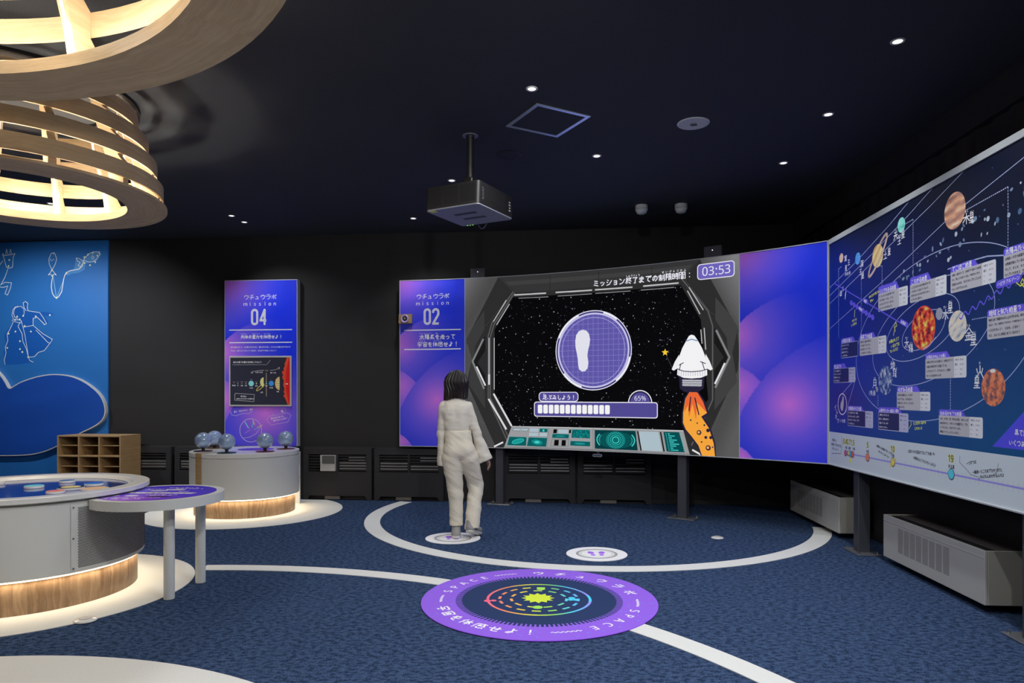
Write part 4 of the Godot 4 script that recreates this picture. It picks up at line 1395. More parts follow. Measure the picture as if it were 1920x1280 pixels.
# ------------------------------------------------------------------ wooden ring lamps
func ring_lamp(label: String, at: Vector3, dr: float, ribs: int, energy: float):
	# radii grow by dr for the larger lamp; heights above the floor
	var l := thing("ring_lamp", label, "ceiling lamp", Vector3(at.x, 2.71, at.z))
	var seg := 112
	var y0 := -2.71
	var flat := func(r0: float, r1: float, ya: float, yb: float) -> ArrayMesh:
		return lathe([Vector2(r0, ya + y0), Vector2(r1, ya + y0), Vector2(r1, yb + y0), Vector2(r0, yb + y0), Vector2(r0, ya + y0)], seg)
	obj("bottom_ring", flat.call(0.655 + dr, 0.918 + dr, 2.71, 2.728), M.lamp_wood, l)
	obj("inner_rim", flat.call(0.655 + dr, 0.670 + dr, 2.728, 2.765), M.lamp_wood, l)
	var bands := [[0.893, 2.775], [0.852, 2.94], [0.795, 3.105], [0.727, 3.27]]
	for b in bands:
		obj("band", flat.call(b[0] + dr - 0.014, b[0] + dr, b[1], b[1] + 0.105), M.lamp_wood, l)
	# ribs follow the bell and carry a line of light on the inner edge
	var out := [Vector2(0.877, 2.728), Vector2(0.877, 2.88), Vector2(0.836, 2.93), Vector2(0.836, 3.045), Vector2(0.779, 3.10), Vector2(0.779, 3.21), Vector2(0.711, 3.262), Vector2(0.711, 3.40)]
	var inn := [Vector2(0.60, 3.40), Vector2(0.63, 3.25), Vector2(0.69, 3.08), Vector2(0.74, 2.92), Vector2(0.775, 2.728)]
	var poly := PackedVector2Array()
	for p in out + inn:
		poly.append(Vector2(p.x + dr, p.y + y0))
	for i in ribs:
		var t := TAU * (i + 0.44) / ribs
		var dirv := Vector3(cos(t), 0, sin(t))
		var b := Basis(dirv, Vector3.UP, dirv.cross(Vector3.UP))
		var rb := obj("rib", prism(poly, -0.022, 0.022, b), M.lamp_wood, l)
		var st := begin()
		for k in inn.size() - 1:
			var p: Vector2 = inn[k] + Vector2(dr, y0)
			var q: Vector2 = inn[k + 1] + Vector2(dr, y0)
			var nrm := Vector2(q.y - p.y, -(q.x - p.x)).normalized()
			if nrm.x > 0:
				nrm = -nrm
			var z := b.z
			var P := b * Vector3(p.x, p.y, 0) + b * Vector3(nrm.x, nrm.y, 0) * 0.004
			var Q := b * Vector3(q.x, q.y, 0) + b * Vector3(nrm.x, nrm.y, 0) * 0.004
			var P0 := b * Vector3(p.x, p.y, 0)
			var Q0 := b * Vector3(q.x, q.y, 0)
			st.set_smooth_group(-1)
			quad(st, P - z * 0.006, P + z * 0.006, Q + z * 0.006, Q - z * 0.006)
			quad(st, P0 + z * 0.006, Q0 + z * 0.006, Q + z * 0.006, P + z * 0.006)
			quad(st, Q0 - z * 0.006, P0 - z * 0.006, P - z * 0.006, Q - z * 0.006)
		obj("light_strip", done(st), M.led, rb)
		var mid: Vector2 = Vector2(0.70 + dr, 3.05 + y0)
		area(l, b * Vector3(mid.x - 0.10, mid.y - 0.06, 0), b * Vector3(-0.25, -0.97, 0), Vector3.UP, Vector2(0.02, 0.12), energy, Color(1.0, 0.94, 0.85))
	# a ring of light lies on the bottom board and shines up past the bands
	obj("light_ring", flat.call(0.690 + dr, 0.702 + dr, 2.729, 2.736), M.led, l)
	var ups := int(16 * (0.7 + dr) / 0.7)
	for i in ups:
		var t := TAU * (i + 0.5) / ups
		var d := Vector3(cos(t), 0, sin(t))
		area(l, d * (0.696 + dr) + Vector3(0, 2.738 + y0, 0), Vector3.UP, d, Vector2(TAU * (0.696 + dr) / ups, 0.014), 0.26, Color(1.0, 0.96, 0.90))
	obj("ceiling_mount", lathe([Vector2(0.56 + dr, 3.40 + y0), Vector2(0.74 + dr, 3.40 + y0), Vector2(0.74 + dr, CEIL + y0), Vector2(0.56 + dr, CEIL + y0), Vector2(0.56 + dr, 3.40 + y0)], seg), M.black, l)

func build_ring_lamps():
	ring_lamp("smaller wooden ring lamp of stacked bands hanging over the big round table", Vector3(-3.40, 0, -4.70), 0.0, 12, 0.26)
	ring_lamp("larger wooden ring lamp cut off by the top left corner of the picture", Vector3(-2.286, 0, -1.348), 0.895, 12, 0.30)

# ------------------------------------------------------------------ tables and counters
func plinth_light(parent: Node, r: float, y: float, energy: float):
	obj("light_strip", lathe([Vector2(r, y), Vector2(r + 0.014, y), Vector2(r + 0.014, y + 0.01), Vector2(r, y + 0.01), Vector2(r, y)], 96), M.led_warm, parent)
	for i in 20:
		var t := TAU * (i + 0.5) / 20
		var d := Vector3(cos(t), 0, sin(t))
		area(parent, d * (r + 0.02) + Vector3(0, y - 0.006, 0), Vector3(0, -1, 0) + d * 0.12, d, Vector2(TAU * r / 20.0, 0.02), energy, Color(1.0, 0.92, 0.79))

func build_big_table():
	var t := thing("round_table", "big round white table with a blue top, wooden plinth and perforated grille", "table", Vector3(-3.369, 0, -4.732))
	obj("plinth", lathe([Vector2(0, 0.004), Vector2(0.679, 0.004), Vector2(0.679, 0.212), Vector2(0, 0.212)], 96), M.plinth_wood, t)
	obj("body", lathe([Vector2(0.679, 0.221), Vector2(0.715, 0.221), Vector2(0.720, 0.226), Vector2(0.720, 0.672), Vector2(0.700, 0.672), Vector2(0.700, 0.688), Vector2(0, 0.688)], 96), M.white, t)
	plinth_light(t, 0.683, 0.2085, 0.032)
	obj("rim", lathe([Vector2(0.62, 0.690), Vector2(0.755, 0.690), Vector2(0.758, 0.693), Vector2(0.758, 0.721), Vector2(0.754, 0.724), Vector2(0.660, 0.724), Vector2(0.652, 0.720), Vector2(0.630, 0.700), Vector2(0.620, 0.699), Vector2(0.62, 0.690)], 96), M.white_gloss, t)
	var top := print_mat(table_art(), 0.12)
	top.clearcoat_enabled = true
	top.clearcoat = 0.6
	top.clearcoat_roughness = 0.05
	obj("top_print", uv_disc(0.622, 0.0065), top, t, Vector3(0, 0.690, 0), "glossy deep blue top")
	# perforated grille on the side facing the room
	var a0 := deg_to_rad(-36.0)
	var a1 := deg_to_rad(36.0)
	var st := begin()
	add_lathe(st, [Vector2(0.720, 0.236), Vector2(0.7245, 0.236), Vector2(0.7245, 0.650), Vector2(0.720, 0.650)], 60, a0, a1)
	var g := obj("grille", done(st), M.white, t)
	var caps := [a0, a1]
	for i in 3:
		for a in caps:
			var aa: float = a + (0.02 if a == a0 else -0.02)
			var d := Vector3(cos(aa), 0, sin(aa))
			obj("screw", tube([d * 0.7245, d * 0.728], 0.006, 8), M.steel, g, Vector3(0, [0.25, 0.44, 0.636][i], 0))
	var mm := MultiMesh.new()
	mm.transform_format = MultiMesh.TRANSFORM_3D
	var hole := lathe([Vector2(0.0036, 0), Vector2(0.0036, 0.0004), Vector2(0, 0.0004)], 7)
	mm.mesh = hole
	var spots := []
	var rows := 44
	for j in rows:
		var y := 0.254 + (0.632 - 0.254) * j / (rows - 1)
		var n := 104
		for i in n:
			var t2 := a0 + 0.055 + (a1 - a0 - 0.11) * (i + 0.5 * (j % 2)) / n
			spots.append([t2, y])
	mm.instance_count = spots.size()
	for i in spots.size():
		var t3: float = spots[i][0]
		var d := Vector3(cos(t3), 0, sin(t3))
		mm.set_instance_transform(i, Transform3D(Basis(Vector3.UP.cross(d), d, Vector3.UP).orthonormalized(), d * 0.7246 + Vector3(0, spots[i][1], 0)))
	var mi := MultiMeshInstance3D.new()
	mi.name = "perforations"
	mi.multimesh = mm
	mi.material_override = M.void
	t.add_child(mi, true)
	stuff(mi)
	# planet tokens lying on it
	var toks := [[64, 912, 0.060, [96, 190, 214], "pale turquoise planet disc lying alone on the blue table top"], [126, 902, 0.052, [70, 104, 150], "grey-blue planet disc farthest back on the blue table top"], [176, 907.5, 0.060, [30, 96, 186], "bright blue planet disc near the right rim of the blue table top"], [133, 914.5, 0.082, [214, 190, 110], "yellow planet disc with a black ring on the blue table top"], [104, 922, 0.055, [206, 116, 82], "rusty orange planet disc nearest the front rim of the blue table top"], [178, 917, 0.085, [222, 168, 112], "large tan planet disc half hidden by the front rim of the table"], [-4, 906, 0.045, [206, 206, 196], "pale grey planet disc at the left edge of the picture on the table"]]
	for q in toks:
		var dd: float = 1280.0 * (1.35 - 0.706) / (q[1] - 740.0)
		var p := Vector3((q[0] - 960.0) / 1280.0 * dd, 0.697, -dd)
		var k := thing("planet_disc", q[4], "planet disc", p, 0.0, "planet discs on the blue table")
		var r: float = q[2]
		var white := ink(206, 206, 204, 0.7)
		obj("base", lathe([Vector2(0, 0), Vector2(r - 0.002, 0), Vector2(r, 0.002), Vector2(r, 0.014), Vector2(r - 0.002, 0.0155), Vector2(0, 0.0155)], 40), mat(white, 0.4), k)
		var c: Array = q[3]
		if r > 0.08 and c[0] == 214:
			obj("ring", lathe([Vector2(0, 0.0155), Vector2(r - 0.001, 0.0155), Vector2(r - 0.001, 0.0165), Vector2(0, 0.0165)], 40), mat(ink(16, 18, 24, 0.7), 0.4), k)
			r = 0.062
		obj("face", lathe([Vector2(0, 0.0165), Vector2(r - 0.003, 0.0165), Vector2(r - 0.003, 0.0178), Vector2(0, 0.0178)], 40), mat(ink(c[0], c[1], c[2], 0.7), 0.3), k)

func table_art() -> Image:
	var e := 0.7
	var pn := Pen.new(self, 1244, 1244, 0.4)
	pn.fill(ink(14, 42, 120, e))
	for r in [180, 300, 430, 560]:
		pn.line(pn.ell(622, 622, r, r), 5, ink(30, 62, 150, e))
	return pn.im

func build_side_table():
	# a low disc tucked under the big table's rim, bitten by its body
	var t := thing("side_table", "low round side table with a violet printed top on two white legs", "table", Vector3(-2.433, 0, -4.695))
	var o := circle2(0.42, 96)
	var bite := circle2(0.735, 120, Vector2(-3.369 + 2.433, 4.732 - 4.695))
	o = Geometry2D.clip_polygons(o, bite)[0]
	obj("tabletop", prism(o, 0.615, 0.6775, FLAT, false), M.white, t)
	var inner := circle2(0.37, 96)
	inner = Geometry2D.clip_polygons(inner, circle2(0.742, 120, Vector2(-3.369 + 2.433, 4.732 - 4.695)))[0]
	var st := begin()
	st.set_smooth_group(-1)
	var ix := Geometry2D.triangulate_polygon(inner)
	for i in ix.size() / 3:
		var a := inner[ix[i * 3]]
		var b := inner[ix[i * 3 + 1]]
		var c := inner[ix[i * 3 + 2]]
		if (b - a).cross(c - a) < 0:
			var s := b
			b = c
			c = s
		var U := func(p: Vector2) -> Vector2: return Vector2(0.5 + p.x / 0.74, 0.5 - p.y / 0.74)
		tri(st, Vector3(a.x, 0.6785, -a.y), Vector3(b.x, 0.6785, -b.y), Vector3(c.x, 0.6785, -c.y), U.call(a), U.call(b), U.call(c))
		tri(st, Vector3(a.x, 0.6778, -a.y), Vector3(c.x, 0.6778, -c.y), Vector3(b.x, 0.6778, -b.y), U.call(a), U.call(c), U.call(b))
	obj("top_print", done(st), print_mat(side_table_art(), 0.25), t, Vector3.ZERO, "violet printed sheet with white notes")
	for p in [[-2.266, -4.512], [-2.24, -4.909]]:
		obj("leg", lathe([Vector2(0, 0.004), Vector2(0.034, 0.004), Vector2(0.034, 0.615), Vector2(0, 0.615)], 28), M.white, t, Vector3(p[0] + 2.433, 0, p[1] + 4.695))

func side_table_art() -> Image:
	var e := 0.7
	var pn := Pen.new(self, 740, 740, 1.6)
	var sm := Image.create_empty(92, 92, false, Image.FORMAT_RGB8)
	var pink := ink(150, 70, 200, e); var viol := ink(84, 60, 205, e); var blue := ink(44, 30, 170, e)
	for y in 92:
		for x in 92:
			var t := Vector2(x - 40, y - 84).length() / 70.0
			sm.set_pixel(x, y, pink.lerp(viol, clampf(t * 1.6, 0, 1)).lerp(blue, clampf(t - 0.65, 0, 0.9)))
	sm.resize(pn.w, pn.h, Image.INTERPOLATE_BILINEAR)
	pn.im.blit_rect(sm, Rect2i(0, 0, pn.w, pn.h), Vector2i.ZERO)
	var white := ink(232, 232, 236, e)
	pn.poly(pn.pts("150 345, 640 372, 620 425, 110 400"), ink(206, 214, 206, e))
	for i in 9:
		pn.jp("重さのちがいをくらべてみよう"[i], 200 + i * 44, 368 + i * 2.2, 24, 4, ink(90, 110, 90, e))
	for q in [[420, 230, 70, 26], [330, 280, 60, 22], [150, 520, 40, 24], [270, 520, 46, 24]]:
		pn.poly(pn.ell(q[0], q[1], q[2], q[3], -0.05), white)
	for n in [["惑星の重力を", 330, 120, 34], ["体感してみよう", 400, 165, 26], ["太陽系の星たち", 180, 190, 24], ["もってみよう", 170, 250, 22], ["どの星が重いかな", 330, 455, 26], ["地球の", 480, 300, 24], ["木星は重力がとても大きいんだよ", 120, 590, 24], ["月は小さいね", 380, 500, 24], ["水星・金星・地球・火星", 140, 640, 22]]:
		pn.jp(n[0], n[1], n[2], n[3], 4.5, white)
	pn.poly(pn.ell(470, 560, 90, 22), ink(40, 20, 60, e))
	return pn.small(2)

func build_globe_counter():
	var c := Vector3(-3.095, 0, -7.931)
	var t := thing("globe_counter", "round white counter carrying five glass globes, with a lit wooden plinth", "counter", c)
	obj("plinth", lathe([Vector2(0, 0.004), Vector2(0.55, 0.004), Vector2(0.55, 0.203), Vector2(0, 0.203)], 80), M.plinth_wood, t)
	obj("body", lathe([Vector2(0.55, 0.212), Vector2(0.590, 0.212), Vector2(0.594, 0.216), Vector2(0.594, 0.655), Vector2(0.586, 0.655), Vector2(0.586, 0.662), Vector2(0, 0.662)], 80), M.white, t)
	obj("counter_top", lathe([Vector2(0, 0.662), Vector2(0.594, 0.662), Vector2(0.597, 0.665), Vector2(0.597, 0.708), Vector2(0.594, 0.711), Vector2(0, 0.711)], 80), M.white_gloss, t)
	plinth_light(t, 0.554, 0.1995, 0.03)
	# oak stripe running down the side and across the top
	var st := begin()
	var ang := deg_to_rad(122.0)
	add_lathe(st, [Vector2(0.59, 0.216), Vector2(0.600, 0.216), Vector2(0.600, 0.7145), Vector2(0.40, 0.7145), Vector2(0.40, 0.710)], 10, ang - 0.085, ang + 0.085)
	obj("oak_stripe", done(st), M.ply, t, Vector3.ZERO, "oak strip down the side of the counter")
	obj("top_print", uv_disc(0.20, 0.002), mat(ink(66, 52, 176, 0.7), 0.3), t, Vector3(0.08, 0.7105, -0.10), "round violet label")
	obj("back_panel", box(Vector3(0.92, 0.64, 0.03), 0.003, Vector3(0.0, 0.324, -0.562)), M.white, t)
	# globes
	var glass := StandardMaterial3D.new()
	glass.albedo_color = Color(0.95, 0.97, 1.0, 0.12)
	glass.transparency = BaseMaterial3D.TRANSPARENCY_ALPHA
	glass.roughness = 0.03
	var core := mat(ink(104, 132, 168, 0.62), 0.16)
	core.metallic_specular = 0.7
	core.clearcoat_enabled = true
	core.clearcoat = 0.8
	core.clearcoat_roughness = 0.12
	core.albedo_texture = noise_tex(256, 0.018, 3, [[0.0, ink(78, 104, 140, 0.62)], [0.5, ink(104, 132, 166, 0.62)], [1.0, ink(136, 158, 186, 0.62)]], 44)
	core.albedo_color = Color.WHITE
	var g := [[-3.49, -7.716, "front left glass globe, standing on the oak strip of the counter", [54, 44, 60], 0.7146], [-3.548, -8.138, "glass globe farthest back on the left of the counter", [110, 84, 60], 0.7127], [-3.136, -7.504, "glass globe at the front of the counter, right of the oak strip", [24, 60, 66], 0.7127], [-2.778, -7.68, "glass globe in front of the violet board, on a dark red disc", [88, 34, 52], 0.7127], [-2.67, -8.06, "glass globe at the right end of the counter", [104, 60, 54], 0.7127]]
	for q in g:
		var p := Vector3(q[0], q[4], q[1])
		var s := thing("glass_globe", q[2], "globe", p, 0.0, "glass globes on the round counter")
		var k: Array = q[3]
		obj("stand", lathe([Vector2(0, 0), Vector2(0.098, 0), Vector2(0.1, 0.002), Vector2(0.1, 0.006), Vector2(0, 0.006)], 36), mat(ink(k[0], k[1], k[2], 0.6), 0.4), s)
		obj("stem", lathe([Vector2(0, 0.006), Vector2(0.022, 0.006), Vector2(0.018, 0.012), Vector2(0.018, 0.044), Vector2(0.03, 0.052), Vector2(0, 0.056)], 20), M.black, s)
		var prof := []
		for i in 25:
			var a := -PI / 2 + PI * i / 24
			prof.append(Vector2(maxf(0.0, cos(a) * 0.091), 0.122 + sin(a) * 0.091))
		obj("globe", lathe(prof, 40, true), glass, s, Vector3.ZERO, "clear glass shell")
		var prof2 := []
		for i in 25:
			var a := -PI / 2 + PI * i / 24
			prof2.append(Vector2(maxf(0.0, cos(a) * 0.086), 0.122 + sin(a) * 0.086))
		obj("core", lathe(prof2, 40, true), core, s, Vector3.ZERO, "misty blue-grey ball inside")

# ------------------------------------------------------------------ violet mission board on the back wall
func build_mission_board():
	# back wall frame: x along the wall, z out of it
	var d := thing("mission_board", "tall violet mission 04 board with an inset planet chart, on the back wall", "board", BACK_AT + Basis(Vector3.UP, BACK_TURN) * Vector3(1.66, 0, 0), BACK_TURN)
	var w := 0.985
	obj("body", box(Vector3(w, 2.155, 0.092), 0.003, Vector3(w / 2, 0.685 + 1.0775, 0.048)), M.trim, d)
	var st := begin()
	st.set_smooth_group(-1)
	quad(st, Vector3(0.010, 0.69, 0.0965), Vector3(w - 0.010, 0.69, 0.0965), Vector3(w - 0.010, 2.83, 0.0965), Vector3(0.010, 2.83, 0.0965), Vector2(0, 0.9386), Vector2(1, 0.9386))
	quad(st, Vector3(w - 0.01, 0.69, 0.0945), Vector3(0.01, 0.69, 0.0945), Vector3(0.01, 2.83, 0.0945), Vector3(w - 0.01, 2.83, 0.0945), Vector2.ZERO, Vector2.ZERO, Vector2.ZERO, Vector2.ZERO)
	obj("print", done(st), print_mat(board_art(), 0.42), d, Vector3.ZERO, "violet print with mission 04 in white")
	# the framed chart
	var f := Vector3(0.075 + 0.42, 2.84 - 1.313, 0.108)
	obj("chart_frame", box(Vector3(0.84, 0.65, 0.02), 0.003, f), mat(lin(0.56, 0.54, 0.48), 0.45), d)
	var st2 := begin()
	st2.set_smooth_group(-1)
	quad(st2, f + Vector3(-0.4, -0.305, 0.0115), f + Vector3(0.4, -0.305, 0.0115), f + Vector3(0.4, 0.305, 0.0115), f + Vector3(-0.4, 0.305, 0.0115))
	quad(st2, f + Vector3(0.4, -0.305, 0.0103), f + Vector3(-0.4, -0.305, 0.0103), f + Vector3(-0.4, 0.305, 0.0103), f + Vector3(0.4, 0.305, 0.0103), Vector2.ZERO, Vector2.ZERO, Vector2.ZERO, Vector2.ZERO)
	obj("chart", done(st2), print_mat(chart_art(), 0.4), d, Vector3.ZERO, "dark chart of planets and a red sun edge")

func board_art() -> Image:
	var e := 0.5
	var pn := Pen.new(self, 965, 2280, 1.78)
	poster_ground(pn, 965, 2280, e)
	var white := ink(236, 236, 250, e)
	mission_head(pn, "04", 255, 180, 440, white, ink(150, 150, 165, e))
	for y in [638, 802]:
		pn.line(PackedVector2Array([Vector2(60, y), Vector2(905, y)]), 13, ink(196, 186, 240, e))
	pn.jp("天体の重力を体感せよ！", 214, 704, 48, 7.8, white, 1.07)
	var rb := ink(200, 196, 240, e)
	pn.jp("てんたい", 214, 682, 15, 2.4, rb, 1.5); pn.jp("じゅうりょく", 368, 682, 15, 2.4, rb, 1.2); pn.jp("たいかん", 530, 682, 15, 2.4, rb, 1.5)
	pn.jp("ほかの星に行くと、体の重さがかわるよ。重力がかわると、もちものも重さがかわるんだ", 78, 852, 18, 3, white, 1.12)
	pn.jp("そんな、どのくらいかわってくるのか、もちあげて体感してみよう！", 78, 898, 18, 3, white, 1.12)
	# sketches under the chart
	var lc := ink(150, 140, 235, e)
	pn.line(pn.ell(350, 1940, 148, 150), 8, lc)
	pn.line(pn.pts("250 2040, 330 2030, 420 1985, 490 1890"), 6, lc)
	pn.line(pn.pts("270 1980, 345 1930"), 4, lc)
	for s in [["270 1830, 320 1910", ink(80, 190, 220, e)], ["385 1830, 365 1900", ink(60, 150, 230, e)], ["380 1810, 402 1868", ink(230, 150, 120, e)], ["400 1930, 455 1895", ink(50, 140, 230, e)], ["440 1905, 505 1870", ink(220, 140, 120, e)]]:
		pn.line(pn.pts(s[0]), 12, s[1])
	pn.line(pn.pts("75 1690, 90 1740, 150 1752, 240 1720, 330 1722, 365 1690, 372 1650"), 6, lc)
	pn.own = Transform2D(-0.14, Vector2(120, 1690))
	pn.jp("重さ・体の大きさ・重力", 0, 0, 22, 3.6, white)
	pn.own = Transform2D()
	pn.line(pn.pts("565 1800, 610 1750, 640 1755, 652 1730, 662 1750, 840 1710, 890 1740, 850 1830, 620 1870, 565 1800"), 5, lc)
	pn.own = Transform2D(-0.2, Vector2(610, 1780))
	pn.jp("重力はひきあう力。", 10, 0, 20, 3.4, white); pn.jp("星が大きいと大きい", 34, 34, 20, 3.4, white)
	pn.own = Transform2D()
	pn.line(pn.ell(790, 1680, 36, 26, -0.5), 5, lc); pn.disc(775, 1690, 13, white)
	return pn.small(2)

func chart_art() -> Image:
	var e := 0.5
	var pn := Pen.new(self, 800, 610, 1.6)
	pn.fill(ink(34, 36, 48, e))
	var white := ink(226, 226, 226, e)
	pn.jp("ほかの星での重力を体感してみよう", 38, 48, 22, 4, white, 1.1)
	pn.line(pn.pts("28 92, 480 92"), 3, white); pn.line(pn.pts("486 96, 540 34"), 3, white)
	pn.poly(pn.pts("800 0, 760 0, 745 50, 728 80, 735 110, 715 140, 722 180, 692 176, 712 240, 696 250, 720 300, 712 360, 730 400, 716 450, 736 470, 712 490, 745 540, 770 610, 800 610"), ink(232, 60, 36, e))
	pn.poly(pn.pts("800 0, 775 60, 752 180, 744 305, 752 430, 775 550, 800 610"), ink(190, 20, 26, e))
	pn.line(pn.pts("486 200, 486 500"), 7, ink(150, 138, 110, e))
	pn.line(pn.pts("454 165, 380 168, 320 180, 285 196"), 4, white); pn.line(pn.pts("300 176, 280 200, 306 202"), 4, white)
	pn.line(pn.pts("536 168, 600 160, 640 145, 662 132"), 4, white); pn.line(pn.pts("640 130, 664 130, 655 156"), 4, white)
	pn.latin("1.0", 470, 178, 26, ink(236, 210, 70, e), "Open Sans SemiBold")
	pn.jp("かるくなる", 340, 182, 18, 3, white); pn.jp("重くなる", 540, 188, 18, 3, white)
	for b in [[48, 335, 4, [120, 110, 100], "冥王星"], [102, 335, 5, [190, 180, 170], "月"], [154, 335, 6, [200, 100, 70], "火星"], [210, 335, 6, [170, 160, 150], "水星"], [282, 335, 36, [110, 196, 214], "天王星"], [352, 335, 9, [240, 214, 150], "金星"], [486, 335, 9, [110, 190, 214], "地球"], [552, 335, 34, [50, 120, 214], "海王星"]]:
		pn.disc(b[0], b[1], b[2], ink(b[3][0], b[3][1], b[3][2], e))
		var n: String = b[4]
		pn.jp(n, b[0] - n.length() * 8, b[1] + b[2] + 14, 15, 2.8, white)
		pn.latin(["0.06", "0.17", "0.38", "0.38", "0.89", "0.91", "1.0", "1.1"][int([48, 102, 154, 210, 282, 352, 486, 552].find(b[0]))], b[0] - 14, b[1] - b[2] - 10, 15, white)
	pn.line(pn.ell(405, 385, 66, 17, -0.7), 9, ink(190, 160, 80, e))
	pn.poly(pn.ell(450, 318, 48, 62, 0.0, 24, PI / 2, PI * 1.5), ink(222, 186, 112, e))
	pn.poly(pn.ell(664, 335, 62, 86, 0.0, 24, PI / 2, PI * 1.5), ink(220, 150, 92, e))
	for y in [290, 320, 352, 380]:
		pn.line(PackedVector2Array([Vector2(612, y), Vector2(664, y - 4)]), 8, ink(236, 196, 150, e))
	pn.jp("土星", 404, 440, 17, 3, white); pn.jp("木星", 620, 432, 17, 3, white); pn.jp("太陽", 738, 332, 17, 3, white)
	pn.line(pn.pts("62 470, 60 550, 318 570, 325 478, 62 462"), 4, white)
	pn.jp("冥王星は", 140, 492, 18, 3, white); pn.jp("体がとてもかるくなる星だよ", 84, 524, 17, 3, white)
	return pn.small(2)

# ------------------------------------------------------------------ blue constellation wall and its cloud
func build_blue_wall():
	var d := thing("constellation_board", "tall blue board with white constellation drawings at the left of the back wall", "board", BACK_AT + Basis(Vector3.UP, BACK_TURN) * Vector3(-1.815, 0, 0), BACK_TURN)
	obj("board", box(Vector3(2.2, CEIL - 0.012, 0.03), 0.002, Vector3(1.815 - 1.1, (CEIL - 0.012) / 2 + 0.004, 0.016)), mat(lin(0.018, 0.16, 0.50), 0.5), d)
	var st := begin()
	st.set_smooth_group(-1)
	quad(st, Vector3(0.0, 0.9, 0.0322), Vector3(1.813, 0.9, 0.0322), Vector3(1.813, CEIL - 0.01, 0.0322), Vector3(0.0, CEIL - 0.01, 0.0322))
	quad(st, Vector3(1.813, 0.9, 0.0312), Vector3(0, 0.9, 0.0312), Vector3(0, CEIL - 0.01, 0.0312), Vector3(1.813, CEIL - 0.01, 0.0312), Vector2.ZERO, Vector2.ZERO, Vector2.ZERO, Vector2.ZERO)
	obj("print", done(st), print_mat(sky_art(), 0.5), d, Vector3.ZERO, "white line drawings of two fish, a robed woman and a horned goat with yellow stars")
	# cloud cut from thick board, standing in front
	var o := PackedVector2Array()
	var lift := func(s: String):
		for q in s.split(","):
			var v := q.strip_edges().split(" ")
			o.append(Vector2(float(v[0]) / 1000.0, CEIL - float(v[1]) / 1000.0))
	var rounded := func(p: PackedVector2Array) -> PackedVector2Array:
		var r := PackedVector2Array()
		for i in p.size():
			var a := p[i]
			var b := p[(i + 1) % p.size()]
			r.append(a.lerp(b, 0.25)); r.append(a.lerp(b, 0.75))
		return r
	lift.call("-360 1500, -250 1520, -100 1545, 30 1590, 150 1655, 240 1735, 330 1822, 390 1910, 425 1975, 455 1985, 500 1955, 600 1900, 722 1859, 850 1825, 980 1802, 1109 1795, 1270 1808, 1415 1846, 1570 1925, 1720 2039, 1800 2160, 1826 2289, 1800 2390, 1720 2467, 1600 2530, 1461 2590, 1300 2680, 1150 2760, 900 2860, 600 2900, -360 2900")
	o = rounded.call(rounded.call(rounded.call(o)))
	var c := thing("cloud_board", "deep blue cloud shaped board with a white edge before the constellation board", "board", BACK_AT + Basis(Vector3.UP, BACK_TURN) * Vector3(-1.815, 0, 0), BACK_TURN)
	obj("core", prism(o, 0.034, 0.0865, Basis(), true), M.white, c, Vector3.ZERO, "white edged board")
	var inn := Geometry2D.offset_polygon(o, -0.013, Geometry2D.JOIN_ROUND)[0]
	obj("face", prism(inn, 0.0868, 0.0880), mat(lin(0.008, 0.075, 0.42), 0.5), c)

